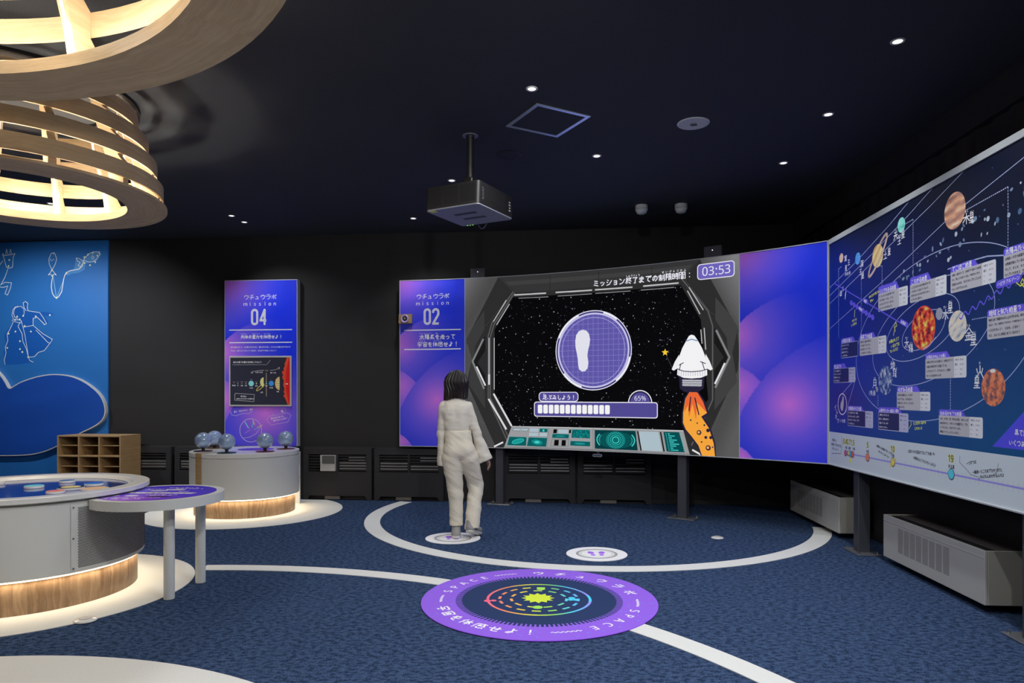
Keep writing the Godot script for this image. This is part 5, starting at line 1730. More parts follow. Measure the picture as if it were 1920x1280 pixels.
func sky_art() -> Image:
	var e := 0.6
	var pn := Pen.new(self, 1813, 2515, 1.6)
	pn.fill(lin(0.018, 0.16, 0.50))
	var white := ink(190, 218, 240, e)
	var pale := ink(150, 190, 226, e)
	var deep := lin(0.006, 0.105, 0.46)
	# silhouettes
	pn.poly(pn.pts("596 1000, 570 865, 470 850, 430 930, 420 1010, 450 1080, 360 1190, 320 1260, 340 1400, 310 1500, 330 1660, 560 1650, 745 1625, 690 1560, 820 1500, 990 1400, 1030 1330, 760 1130, 750 1030, 800 1050, 940 1120, 960 1080, 900 1000, 1000 1010, 1040 985, 1000 955, 830 945, 670 925, 640 790, 590 800"), deep)
	pn.poly(pn.pts("1360 230, 1420 270, 1480 220, 1600 150, 1715 155, 1720 190, 1640 290, 1560 290, 1500 310, 1480 390, 1400 430, 1300 440, 1230 470, 1200 430, 1330 380"), ink(120, 160, 206, e), 0.35)
	var L := func(s: String, wd: float):
		pn.line(pn.pts(s), wd * 0.85, white)
	# two fish joined by a cord
	L.call("1020 155, 1000 165, 968 240, 975 310, 1016 385, 1060 310, 1082 240, 1055 165, 1040 150, 1036 172, 1020 155", 9)
	L.call("1016 385, 960 452, 990 440, 1018 462, 1045 440, 1076 454, 1016 385", 9)
	L.call("1000 230, 990 250, 1010 262, 1028 250, 1045 236", 6)
	L.call("1028 463, 1010 540, 1003 612, 1020 700, 1050 745, 1079 762, 1110 745, 1154 677, 1170 590, 1180 521, 1196 465, 1222 424, 1280 398, 1339 390, 1400 380, 1450 340, 1462 290", 13)
	L.call("1463 300, 1480 240, 1540 180, 1606 153, 1700 155, 1680 172, 1706 182, 1656 250, 1600 285, 1540 290, 1463 260", 9)
	L.call("1463 280, 1410 240, 1360 230, 1380 270, 1420 290, 1390 330, 1420 350, 1463 300", 8)
	L.call("1600 190, 1580 230, 1600 250, 1620 220, 1590 215", 6)
	pn.line(pn.pts("1028 463, 1079 762, 1175 540"), 5, pale)
	# robed woman
	L.call("600 1000, 612 960, 606 900, 570 872, 510 868, 470 900, 455 960, 470 1010, 520 1042", 8)
	L.call("520 880, 480 872, 445 920, 430 990, 452 1030", 8)
	L.call("640 930, 606 880, 596 820, 630 804, 664 830, 655 880, 664 930, 760 945, 835 956, 890 1030, 935 1106, 905 1120, 880 1090, 800 1020, 741 1033, 741 1128, 600 1150", 9)
	L.call("741 1128, 880 1240, 1020 1319, 986 1370, 955 1360, 780 1190", 9)
	L.call("986 1370, 900 1470, 817 1491, 760 1550, 673 1556", 9)
	L.call("430 1055, 470 1075, 560 1095, 570 1060, 440 1040", 7)
	L.call("450 1080, 400 1180, 362 1240, 372 1330, 335 1420, 345 1500, 320 1590, 332 1654", 9)
	L.call("550 1080, 520 1140, 580 1240, 590 1340, 640 1440, 673 1556, 690 1600, 741 1624", 9)
	L.call("570 1070, 620 1250, 660 1480, 673 1556", 8)
	# horned goat, cut by the picture edge
	L.call("300 150, 320 180, 440 165, 477 154, 451 200, 440 335, 400 350, 350 335, 310 200, 290 160", 9)
	L.call("340 170, 352 90, 372 160", 8); L.call("400 160, 408 92, 432 160", 8)
	L.call("375 350, 330 470, 272 569, 330 540, 426 548, 410 620, 366 713, 330 695, 370 590, 300 610, 250 600", 9)
	L.call("300 250, 230 330, 160 440, 120 560, 90 640", 8); L.call("272 569, 200 600, 120 650, 60 660", 8)
	# stars
	for s in ["983 992", "778 1007", "596 997", "508 1007", "545 1044", "477 1050", "617 1135", "707 1210", "383 1235", "482 1208", "549 1339", "363 1429", "549 1446", "583 1486", "668 1556", "1014 390", "1018 465", "1079 762", "1222 430", "392 240", "382 322", "1480 220", "1530 190", "1600 165", "1665 205", "1635 290", "1560 330", "1482 300"]:
		var q := pn.pts(s)[0]
		pn.disc(q.x, q.y, 13, ink(170, 200, 180, e)); pn.disc(q.x, q.y, 9.5, ink(246, 236, 150, e))
	return pn.small(2)

# ------------------------------------------------------------------ locker
func build_locker():
	var d := thing("shelf_unit", "low oak pigeonhole shelf unit of three columns before the blue wall", "shelf", BACK_AT + Basis(Vector3.UP, BACK_TURN) * Vector3(-0.355, 0, 0.092), BACK_TURN)
	var w := 0.86
	var h := 0.835
	var dp := 0.40
	for x in [0.009, 0.292, 0.568, w - 0.009]:
		obj("upright", box(Vector3(0.018, h - 0.036, dp), 0.0015, Vector3(x, h / 2, dp / 2)), M.ply, d)
	obj("top_board", box(Vector3(w, 0.018, dp), 0.0015, Vector3(w / 2, h - 0.009, dp / 2)), M.ply, d)
	obj("bottom_board", box(Vector3(w, 0.018, dp), 0.0015, Vector3(w / 2, 0.009, dp / 2)), M.ply, d)
	obj("back_board", box(Vector3(w - 0.036, h - 0.036, 0.009), 0.0, Vector3(w / 2, h / 2, 0.006)), M.ply, d)
	for c in [[0.1505, 0.265], [0.43, 0.258], [0.7095, 0.265]]:
		for y in [0.10, 0.205, 0.34, 0.44, 0.572, 0.705]:
			var thick := 0.018 if y == 0.572 or y == 0.34 else 0.011
			var depth := dp - 0.012 if thick > 0.012 else dp - 0.05
			obj("shelf", box(Vector3(c[1], thick, depth), 0.0015, Vector3(c[0], y, 0.011 + depth / 2)), M.ply, d)

# ------------------------------------------------------------------ window unit covers along the back wall
func build_radiators():
	var fin := mat(lin(0.40, 0.40, 0.39), 0.5)
	var units := [[0.02, [[0, 1, 0], [0, 1, 1]], "black window unit cover between the shelf unit and the globe counter"], [0.97, [[1, 1, 0], [0, 1, 0]], "black window unit cover behind the globe counter"],
		[2.72, [[2, 0, 0], [1, 1, 0]], "black window unit cover with a pale control box, right of the globe counter"], [3.655, [[0, 1, 0], [1, 0, 0]], "black window unit cover left of the standing person"],
		[5.31, [[0, 1, 1], [1, 1, 0]], "black window unit cover under the display, left of its seam"], [6.24, [[0, 1, 0], [1, 0, 0]], "black window unit cover under the display, right of its seam"]]
	for u in units:
		var d := thing("radiator_cover", u[2], "radiator cover", BACK_AT + Basis(Vector3.UP, BACK_TURN) * Vector3(u[0], 0, 0.004), BACK_TURN, "black window unit covers along the back wall")
		var w := 0.90
		var z := 0.075
		# front with an opening: four boards
		var fr := begin()
		add_box(fr, Vector3(w / 2, 0.62, z), Vector3(w, 0.07, 0.015), 0.002)
		add_box(fr, Vector3(0.035, 0.475, z), Vector3(0.07, 0.22, 0.015), 0.002)
		add_box(fr, Vector3(w - 0.035, 0.475, z), Vector3(0.07, 0.22, 0.015), 0.002)
		var foot := PackedVector2Array([Vector2(0, 0.003), Vector2(0.055, 0.003), Vector2(0.085, 0.055), Vector2(w - 0.085, 0.055), Vector2(w - 0.055, 0.003), Vector2(w, 0.003), Vector2(w, 0.365), Vector2(0, 0.365)])
		add_prism(fr, foot, z - 0.0075, z + 0.0075)
		obj("front_panel", done(fr), M.cover, d)
		obj("top_board", box(Vector3(w, 0.012, 0.082), 0.002, Vector3(w / 2, 0.661, 0.0415)), M.cover, d)
		for x in [0.006, w - 0.006]:
			obj("side_board", box(Vector3(0.012, 0.65, 0.066), 0.0, Vector3(x, 0.33, 0.034)), M.cover, d)
		obj("middle_bar", box(Vector3(0.025, 0.22, 0.012), 0.001, Vector3(w * 0.5, 0.475, z)), M.cover, d)
		for i in 6:
			obj("slat", box(Vector3(w - 0.14, 0.010, 0.012), 0.001, Vector3(w / 2, 0.385 + i * 0.036, z)), M.cover, d)
		# the pale fins show between the slats where the pattern says so
		for half in 2:
			var pat: Array = u[1][half]
			var x0 := 0.075 + half * (w * 0.5 - 0.055)
			var wd := w * 0.5 - 0.095
			if pat[0] == 2:
				obj("control_box", box(Vector3(0.20, 0.205, 0.06), 0.004, Vector3(x0 + 0.26, 0.475, z + 0.004)), M.grey, d, Vector3.ZERO, "pale control box in the opening")
				obj("flap", box(Vector3(0.165, 0.105, 0.006), 0.002, Vector3(x0 + 0.27, 0.522, z + 0.037)), mat(lin(0.09, 0.09, 0.085), 0.5), d)
				continue
			for i in 3:
				if i == 2 and not pat[1]:
					continue
				obj("fin", box(Vector3(wd, 0.015, 0.03), 0.002, Vector3(x0 + wd / 2, 0.403 + i * 0.036 - 0.036 + 0.036, z - 0.03)), fin, d)
			if pat[0] == 1:
				for i in 2:
					obj("fin", box(Vector3(wd * 0.62, 0.010, 0.03), 0.002, Vector3(x0 + wd * 0.66, 0.511 + i * 0.036, z - 0.03)), fin, d)
		obj("floor_block", box(Vector3(0.20, 0.046, 0.05), 0.003, Vector3(w * 0.42, 0.029, 0.04)), mat(lin(0.16, 0.15, 0.135), 0.6), d)

# ------------------------------------------------------------------ fan units on the right wall
func build_fan_units():
	for u in [[-1.29, 1.33, "grey fan unit low on the right wall, half hidden by the slim post"], [0.915, 1.31, "grey fan unit at the right edge of the picture, under the solar system panel"]]:
		var d := thing("fan_unit", u[2], "heater", SIDE_AT + Basis(Vector3.UP, SIDE_TURN) * Vector3(u[0], 0.055, -0.355), SIDE_TURN, "grey fan units on the right wall")
		var w: float = u[1]
		var h := 0.336
		var dp := 0.265
		obj("front_panel", box(Vector3(w, h, 0.018), 0.003, Vector3(w / 2, h / 2, dp - 0.009)), M.grey, d)
		for x in [0.008, w - 0.008]:
			obj("end_panel", box(Vector3(0.016, h, dp - 0.019), 0.003, Vector3(x, h / 2, (dp - 0.019) / 2)), mat(lin(0.38, 0.37, 0.32), 0.5), d)
		obj("housing", box(Vector3(w - 0.034, h - 0.02, dp - 0.022), 0.0, Vector3(w / 2, h / 2 - 0.008, (dp - 0.022) / 2)), M.black, d)
		obj("top_cover", box(Vector3(w - 0.036, 0.008, dp * 0.56), 0.002, Vector3(w / 2, h - 0.012, dp * 0.29)), mat(lin(0.085, 0.075, 0.072), 0.5), d)
		obj("upper_strip", box(Vector3(w - 0.01, 0.004, 0.004), 0.001, Vector3(w / 2, h - 0.045, dp + 0.001)), M.trim, d)
		for i in 5:
			obj("outlet_slat", box(Vector3(w - 0.04, 0.006, 0.010), 0.001, Vector3(w / 2, h - 0.014, dp * 0.63 + i * 0.017)), M.void, d)
		for c in 8:
			var st := begin()
			for r in 24:
				add_box(st, Vector3(0.275 + c * 0.088, 0.085 + r * 0.0078, dp + 0.0005), Vector3(0.072, 0.0022, 0.0012))
			obj("grille", done(st), M.slot, d)

# ------------------------------------------------------------------ projector
func build_projector():
	var p := thing("projector", "black ceiling projector on a pole, its pale underside tilted to view", "projector", Vector3(-0.335, 2.785, -5.47), deg_to_rad(61.5))
	# x is the throw direction
	var shell := mat(lin(0.012, 0.0115, 0.0115), 0.45)
	var st := begin()
	var o := PackedVector2Array()
	for q in [[0.273, 0.247, 0.0], [-0.273, 0.247, 0.5], [-0.273, -0.247, 1.0], [0.273, -0.247, 1.5]]:
		for i in 5:
			var t: float = (q[2] + i / 8.0) * PI
			o.append(Vector2(q[0] - signf(q[0]) * 0.03 + cos(t) * 0.03, q[1] - signf(q[1]) * 0.03 + sin(t) * 0.03))
	add_prism(st, o, 0.012, 0.178, FLAT, Vector3.ZERO, true)
	obj("body", done(st), shell, p)
	obj("underside", prism(Geometry2D.offset_polygon(o, -0.006)[0], 0.0, 0.012, FLAT, true), mat(lin(0.25, 0.26, 0.30), 0.5), p, Vector3.ZERO, "pale grey base plate")
	for x in [-0.07, 0.07]:
		obj("base_slot", box(Vector3(0.045, 0.002, 0.20), 0.0005, Vector3(x, -0.0008, 0.0)), mat(lin(0.05, 0.055, 0.07), 0.6), p)
	obj("sticker", box(Vector3(0.05, 0.0015, 0.055), 0.0, Vector3(-0.24, -0.0006, -0.19)), mat(ink(220, 214, 60, 0.45), 0.5), p, Vector3.ZERO, "yellow warning sticker")
	# vents on the side towards the room's left and on the throw side
	for c in 3:
		var s2 := begin()
		for r in 15:
			add_box(s2, Vector3(-0.2735, 0.035 + r * 0.0088, -0.155 + c * 0.152), Vector3(0.002, 0.0045, 0.132))
		obj("vent_grille", done(s2), M.void, p)
	var s3 := begin()
	for r in 12:
		add_box(s3, Vector3(0.02 + r * 0.0, 0.06 + r * 0.008, 0.2475), Vector3(0.24, 0.004, 0.002))
	obj("vent_grille", done(s3), M.void, p)
	var lettering := begin()
	for r in 7:
		add_box(lettering, Vector3(-0.215 + (r % 2) * 0.006, 0.050 + r * 0.014, 0.2478), Vector3(0.022, 0.006, 0.001))
	obj("rating_label", done(lettering), mat(lin(0.10, 0.10, 0.11), 0.5), p)
	var lg := begin()
	for r in 4:
		add_box(lg, Vector3(0.205, 0.055 + r * 0.022, 0.2478), Vector3(0.026 - 0.006 * (r % 2), 0.012, 0.001), 0.0)
	obj("badge", done(lg), mat(lin(0.30, 0.30, 0.31), 0.4), p)
	obj("lens", lathe([Vector2(0, 0), Vector2(0.06, 0), Vector2(0.06, 0.03), Vector2(0.048, 0.036), Vector2(0.044, 0.02), Vector2(0, 0.026)], 32), mat(lin(0.02, 0.02, 0.025), 0.1), p, Vector3(0.275, 0.09, -0.06)).rotation.z = -PI / 2
	for i in 3:
		obj("status_light", box(Vector3(0.010, 0.003, 0.008), 0.0, Vector3(0.262, -0.0008, 0.03 + i * 0.026 - 0.22)), lit(Color(0.6, 1.0, 0.2), 0.8), p)
	obj("mount_block", box(Vector3(0.15, 0.05, 0.13), 0.005, Vector3(0, 0.203, 0)), shell, p)
	obj("mount_joint", box(Vector3(0.085, 0.07, 0.085), 0.008, Vector3(0, 0.263, 0)), shell, p)
	obj("pole", lathe([Vector2(0.028, 0.298), Vector2(0.028, 0.61), Vector2(0.034, 0.61), Vector2(0.034, 0.634), Vector2(0, 0.634)], 28), shell, p)
	obj("ceiling_plate", lathe([Vector2(0, 0.634), Vector2(0.062, 0.634), Vector2(0.064, 0.636), Vector2(0.064, 0.6395), Vector2(0, 0.6395)], 36), mat(lin(0.25, 0.26, 0.32), 0.35, 0.5), p)
	var path := []
	for i in 13:
		var t := i / 12.0
		path.append(Vector3(0.255, 0.03 - sin(PI * t) * 0.075, 0.02 - 0.12 * t))
	obj("cable", tube(path, 0.0045, 8), mat(lin(0.2, 0.22, 0.3), 0.5), p)

# ------------------------------------------------------------------ things on the ceiling
func downlight(x: float, z: float, label: String, energy: float, aim := Vector3(0, -1, 0), angle := 58.0, rim := true):
	var d := thing("downlight", label, "downlight", Vector3(x, CEIL, z), 0.0, "small round downlights in the dark ceiling")
	if rim:
		obj("trim_ring", lathe([Vector2(0.028, -0.004), Vector2(0.036, -0.006), Vector2(0.040, -0.004), Vector2(0.041, -0.0005), Vector2(0.030, -0.0005), Vector2(0.028, -0.004)], 32), M.white, d)
		obj("lamp", lathe([Vector2(0, -0.0025), Vector2(0.028, -0.0025), Vector2(0.028, -0.0006), Vector2(0, -0.0006)], 24), M.down, d)
	spot(d, Vector3(0, -0.012, 0), aim, energy, angle)

func build_ceiling_fittings():
	downlight(2.263, -4.006, "downlight nearest the top right corner of the picture", 1.5, Vector3(-0.12, -1, 0.05), 62)
	downlight(0.134, -4.627, "downlight just behind the white access hatch frame", 1.9, Vector3(-0.1, -1, -0.15), 68)
	downlight(2.339, -5.049, "downlight between the round speaker and the right wall", 1.5, Vector3(-0.12, -1, 0), 62)
	downlight(0.736, -5.929, "downlight right of the dark round vent, beyond the hatch", 1.1)
	downlight(2.428, -6.106, "downlight near the right wall above the display's right end", 1.4, Vector3(-0.12, -1, 0), 62)
	downlight(-0.583, -6.607, "downlight directly above the projector body", 1.3)
	downlight(-1.16, -8.024, "downlight left of the projector near the back wall", 1.3, Vector3(0.05, -1, -0.05))
	downlight(-3.248, -7.905, "left one of the paired downlights above the globe counter", 1.2)
	downlight(-3.215, -8.198, "right one of the paired downlights above the globe counter", 1.2, Vector3(0.15, -1, -0.12))
	# the same grid goes on outside the picture, turned towards the exhibits
	downlight(0.3, -2.6, "downlight above the picture frame, right of the large ring lamp", 5.0, Vector3(-0.15, -1, -0.85), 66)
	downlight(2.15, -2.6, "downlight above the picture frame, by the right wall", 2.6, Vector3(-0.3, -1, -0.6), 62)
	downlight(1.3, -1.2, "downlight above the picture frame, nearer than the right wall one", 3.6, Vector3(-0.2, -1, -0.7), 66)
	downlight(-0.2, -0.4, "downlight behind the camera on the left", 5.6, Vector3(-0.5, -0.8, -0.95), 58)
	downlight(-2.7, 0.9, "downlight behind the camera, far left", 5.0, Vector3(-0.1, -0.75, -1.0), 58)
	downlight(-5.0, -7.4, "downlight left of the picture before the constellation board", 4.0, Vector3(-0.28, -1, -0.62), 60)
	downlight(-6.4, -7.4, "downlight left of the picture before the cloud board", 3.8, Vector3(0.0, -1, -0.62), 60)
	var h := thing("access_hatch", "square white access hatch frame in the dark ceiling", "hatch", Vector3(0.269, CEIL - 0.008, -5.169), deg_to_rad(28.4))
	for q in [[0, 0.22, 0], [0, -0.22, 0], [0.22, 0, 1], [-0.22, 0, 1]]:
		var b := obj("frame_strip", box(Vector3(0.47 if q[2] == 0 else 0.41, 0.007, 0.030), 0.001), mat(lin(0.75, 0.76, 0.8), 0.32, 0.85), h, Vector3(q[0], 0.003, q[1]))
		if q[2] == 1:
			b.rotation.y = PI / 2
	obj("panel", box(Vector3(0.408, 0.005, 0.408), 0.0), M.ceiling, h, Vector3(0, 0.0048, 0))
	var sp := thing("ceiling_speaker", "flat round white speaker plate on the ceiling right of the hatch", "speaker", Vector3(1.386, CEIL, -5.218))
	obj("plate", lathe([Vector2(0, -0.008), Vector2(0.110, -0.008), Vector2(0.118, -0.006), Vector2(0.122, -0.0008), Vector2(0, -0.0008)], 48), M.white, sp)
	obj("middle_fitting", lathe([Vector2(0, -0.016), Vector2(0.02, -0.015), Vector2(0.026, -0.008), Vector2(0, -0.008)], 20), M.steel, sp)
	obj("middle_slot", box(Vector3(0.05, 0.002, 0.012), 0.0, Vector3(0.004, -0.0165, 0.004)), M.black, sp)
	var v := thing("ceiling_vent", "dark round vent cap on the ceiling beside the projector pole", "vent", Vector3(-0.023, CEIL, -5.902))
	obj("cap", lathe([Vector2(0, -0.014), Vector2(0.09, -0.012), Vector2(0.115, -0.004), Vector2(0.118, -0.0008), Vector2(0, -0.0008)], 40), M.black, v)
	for q in [[1.42, -7.482, "left one of two white smoke detectors under the ceiling"], [1.843, -7.44, "right one of two white smoke detectors under the ceiling"]]:
		var s := thing("smoke_detector", q[2], "smoke detector", Vector3(q[0], CEIL, q[1]), 0.0, "white smoke detectors")
		obj("base", lathe([Vector2(0, -0.040), Vector2(0.066, -0.040), Vector2(0.068, -0.038), Vector2(0.066, -0.0008), Vector2(0, -0.0008)], 36), M.white, s)
		obj("sensor_head", lathe([Vector2(0, -0.098), Vector2(0.030, -0.096), Vector2(0.052, -0.084), Vector2(0.060, -0.062), Vector2(0.066, -0.056), Vector2(0.068, -0.048), Vector2(0.06, -0.0405), Vector2(0, -0.0405)], 36), M.white, s)

# ------------------------------------------------------------------ small things
func build_small_things():
	for q in [[1.02, "dark sensor box on top of the display above the left end of the projection"], [3.86, "dark sensor box on top of the display above the timer"]]:
		var p := arc_at(q[0]) - arc_out(q[0]) * 0.02
		var t: float = deg_to_rad(26.9) + (q[0] - 2.485) / ARC_R
		var s := thing("sensor_box", q[1], "sensor", p + Vector3(0, 2.796, 0), -t, "sensor boxes on the display's top edge")
		obj("case", box(Vector3(0.19, 0.115, 0.05), 0.004, Vector3(0, 0.0575, 0)), M.post, s)
		obj("lens", lathe([Vector2(0, 0), Vector2(0.007, 0), Vector2(0.005, 0.003), Vector2(0, 0.004)], 16), lit(Color(0.9, 0.95, 1.0), 0.9), s, Vector3(0, 0.07, 0.025)).rotation.x = PI / 2
	var s0 := 0.085
	var w := thing("wooden_sensor", "small oak block with a violet ringed lens on the display's left panel", "sensor", arc_at(s0) + arc_out(s0) * 0.010 + Vector3(0, 2.305, 0), -(deg_to_rad(26.9) + (s0 - 2.485) / ARC_R))
	obj("block", box(Vector3(0.172, 0.118, 0.03), 0.003, Vector3(0, 0, 0.0155)), M.ply, w)
	obj("ring", lathe([Vector2(0.03, 0), Vector2(0.05, 0), Vector2(0.05, 0.012), Vector2(0.045, 0.016), Vector2(0.032, 0.010), Vector2(0.03, 0)], 32), mat(ink(150, 136, 206, 0.55), 0.4), w, Vector3(-0.004, 0, 0.031)).rotation.x = PI / 2
	obj("lens", lathe([Vector2(0, 0), Vector2(0.029, 0), Vector2(0.027, 0.006), Vector2(0.016, 0.011), Vector2(0, 0.013)], 28), mat(lin(0.03, 0.03, 0.035), 0.15), w, Vector3(-0.004, 0, 0.031)).rotation.x = PI / 2
	obj("lens_centre", lathe([Vector2(0, 0), Vector2(0.012, 0), Vector2(0.008, 0.005), Vector2(0, 0.006)], 20), mat(lin(0.5, 0.42, 0.2), 0.3, 0.5), w, Vector3(-0.004, 0, 0.0425)).rotation.x = PI / 2
	var s1 := 2.545
	var c := thing("depth_camera", "small black depth camera with two lenses hanging under the display", "camera", arc_at(s1) + arc_out(s1) * 0.02 + Vector3(0, 0.655, 0), -(deg_to_rad(26.9) + (s1 - 2.485) / ARC_R))
	obj("bracket", box(Vector3(0.03, 0.03, 0.012), 0.001, Vector3(0, 0.029, -0.02)), M.black, c)
	obj("case", prism(PackedVector2Array(Pen.new(self, 1, 1, 1).rrect(-0.055, -0.014, 0.11, 0.028, 0.0135)), -0.0135, 0.012, Basis(), true), M.post, c)
	var rim := Pen.new(self, 1, 1, 1).rrect(-0.055, -0.014, 0.11, 0.028, 0.0135)
	rim.append(rim[0])
	var loop := []
	for q in rim:
		loop.append(Vector3(q.x, q.y, 0.012))
	obj("rim", tube(loop, 0.0018, 6), M.trim, c)
	for x in [-0.032, -0.008, 0.034]:
		obj("lens", lathe([Vector2(0, 0), Vector2(0.006, 0), Vector2(0.005, 0.002), Vector2(0, 0.003)], 16), mat(lin(0.08, 0.12, 0.4), 0.1), c, Vector3(x, 0, 0.0122)).rotation.x = PI / 2
	for q in [[-2.547, -4.075, 0.064, "round white floor cap beside the pale inlay of the big table"], [1.931, -6.42, 0.058, "round white floor cap inside the pale ring before the display"]]:
		var f := thing("floor_dome", q[3], "floor cap", Vector3(q[0], 0.0045, q[1]), 0.0, "round white floor caps")
		var r: float = q[2]
		obj("flange", lathe([Vector2(0, 0), Vector2(r, 0), Vector2(r, 0.002), Vector2(r * 0.92, 0.008), Vector2(r * 0.62, 0.013), Vector2(0, 0.013)], 40), M.white_gloss, f)
		obj("lid", lathe([Vector2(0, 0.013), Vector2(r * 0.55, 0.013), Vector2(r * 0.5, 0.017), Vector2(0, 0.020)], 36), M.grey, f)

# ------------------------------------------------------------------ the person
# signed distance fields on a grid: tapered capsules joined smoothly, meshed as surface nets
class Field:
	var lo: Vector3
	var n: Vector3i
	var cell: float
	var v := PackedFloat32Array()

	func _init(a: Vector3, b: Vector3, c: float):
		lo = a
		cell = c
		n = Vector3i(((b - a) / c).ceil()) + Vector3i.ONE
		v.resize(n.x * n.y * n.z)
		v.fill(0.2)

	func bone(a: Vector3, b: Vector3, ra: float, rb: float, k := 0.03, squash := Vector3.ONE):
		var m := maxf(ra, rb) * maxf(1.0, 1.0 / minf(squash.x, minf(squash.y, squash.z))) + k + cell * 2.0
		var p0 := Vector3i(((Vector3(minf(a.x, b.x), minf(a.y, b.y), minf(a.z, b.z)) - Vector3.ONE * m - lo) / cell).floor()).clamp(Vector3i.ZERO, n - Vector3i.ONE)
		var p1 := Vector3i(((Vector3(maxf(a.x, b.x), maxf(a.y, b.y), maxf(a.z, b.z)) + Vector3.ONE * m - lo) / cell).ceil()).clamp(Vector3i.ZERO, n - Vector3i.ONE)
		var ab := b - a
		var l2 := maxf(ab.length_squared(), 1e-9)
		for z in range(p0.z, p1.z + 1):
			for y in range(p0.y, p1.y + 1):
				var row := (z * n.y + y) * n.x
				for x in range(p0.x, p1.x + 1):
					var p := lo + Vector3(x, y, z) * cell
					var t := clampf((p - a).dot(ab) / l2, 0.0, 1.0)
					var d := ((p - a - ab * t) * squash).length() - lerpf(ra, rb, t)
					var o := v[row + x]
					var h := maxf(k - absf(o - d), 0.0) / k
					v[row + x] = minf(o, d) - h * h * k * 0.25

	# keep only what lies below the plane (at, normal)
	func cut(at: Vector3, normal: Vector3, from := Vector3(-9, -9, -9), to := Vector3(9, 9, 9)):
		for z in n.z:
			for y in n.y:
				for x in n.x:
					var p := lo + Vector3(x, y, z) * cell
					if p.x < from.x or p.y < from.y or p.z < from.z or p.x > to.x or p.y > to.y or p.z > to.z:
						continue
					var i := (z * n.y + y) * n.x + x
					v[i] = maxf(v[i], (p - at).dot(normal))

	func ruffle(f: Callable):
		for z in n.z:
			for y in n.y:
				for x in n.x:
					var i := (z * n.y + y) * n.x + x
					if absf(v[i]) < 0.05:
						v[i] += f.call(lo + Vector3(x, y, z) * cell)

	func mesh() -> ArrayMesh:
		var id := {}
		var vs := PackedVector3Array()
		var ns := PackedVector3Array()
		var ix := PackedInt32Array()
		var sx := 1
		var sy := n.x
		var sz := n.x * n.y
		var off := [0, sx, sy, sx + sy, sz, sx + sz, sy + sz, sx + sy + sz]
		var edges := [[0, 1], [2, 3], [4, 5], [6, 7], [0, 2], [1, 3], [4, 6], [5, 7], [0, 4], [1, 5], [2, 6], [3, 7]]
		for z in n.z - 1:
			for y in n.y - 1:
				for x in n.x - 1:
					var i := z * sz + y * sy + x
					var c := 0
					for k in 8:
						if v[i + off[k]] < 0.0:
							c += 1
					if c == 0 or c == 8:
						continue
					var sum := Vector3.ZERO
					var cnt := 0
					for e in edges:
						var a := v[i + off[e[0]]]
						var b := v[i + off[e[1]]]
						if (a < 0.0) != (b < 0.0):
							var t := a / (a - b)
							var pa := Vector3(e[0] & 1, (e[0] >> 1) & 1, e[0] >> 2)
							var pb := Vector3(e[1] & 1, (e[1] >> 1) & 1, e[1] >> 2)
							sum += pa.lerp(pb, t)
							cnt += 1
					id[i] = vs.size()
					vs.append(lo + (Vector3(x, y, z) + sum / cnt) * cell)
					var g := Vector3(v[i + 1] + v[i + 1 + sy] + v[i + 1 + sz] + v[i + 1 + sy + sz] - v[i] - v[i + sy] - v[i + sz] - v[i + sy + sz], v[i + sy] + v[i + sy + 1] + v[i + sy + sz] + v[i + sy + sz + 1] - v[i] - v[i + 1] - v[i + sz] - v[i + sz + 1], v[i + sz] + v[i + sz + 1] + v[i + sz + sy] + v[i + sz + sy + 1] - v[i] - v[i + 1] - v[i + sy] - v[i + sy + 1])
					ns.append(g.normalized())
		for i in id:
			for q in [[sx, sy, sz], [sy, sz, sx], [sz, sx, sy]]:
				var i2: int = i + q[0]
				if (v[i] < 0.0) == (v[i2] < 0.0):
					continue
				if not (id.has(i - q[1]) and id.has(i - q[2]) and id.has(i - q[1] - q[2])):
					continue
				var p := [id[i], id[i - q[1]], id[i - q[1] - q[2]], id[i - q[2]]]
				var nn := (vs[p[2]] - vs[p[0]]).cross(vs[p[1]] - vs[p[0]])
				if nn.dot(ns[p[0]] + ns[p[2]]) < 0.0:
					p.reverse()
				ix.append_array(PackedInt32Array([p[0], p[1], p[2], p[0], p[2], p[3]]))
		var arr := []
		arr.resize(Mesh.ARRAY_MAX)
		arr[Mesh.ARRAY_VERTEX] = vs
		arr[Mesh.ARRAY_NORMAL] = ns
		arr[Mesh.ARRAY_INDEX] = ix
		var m := ArrayMesh.new()
		m.add_surface_from_arrays(Mesh.PRIMITIVE_TRIANGLES, arr)
		return m

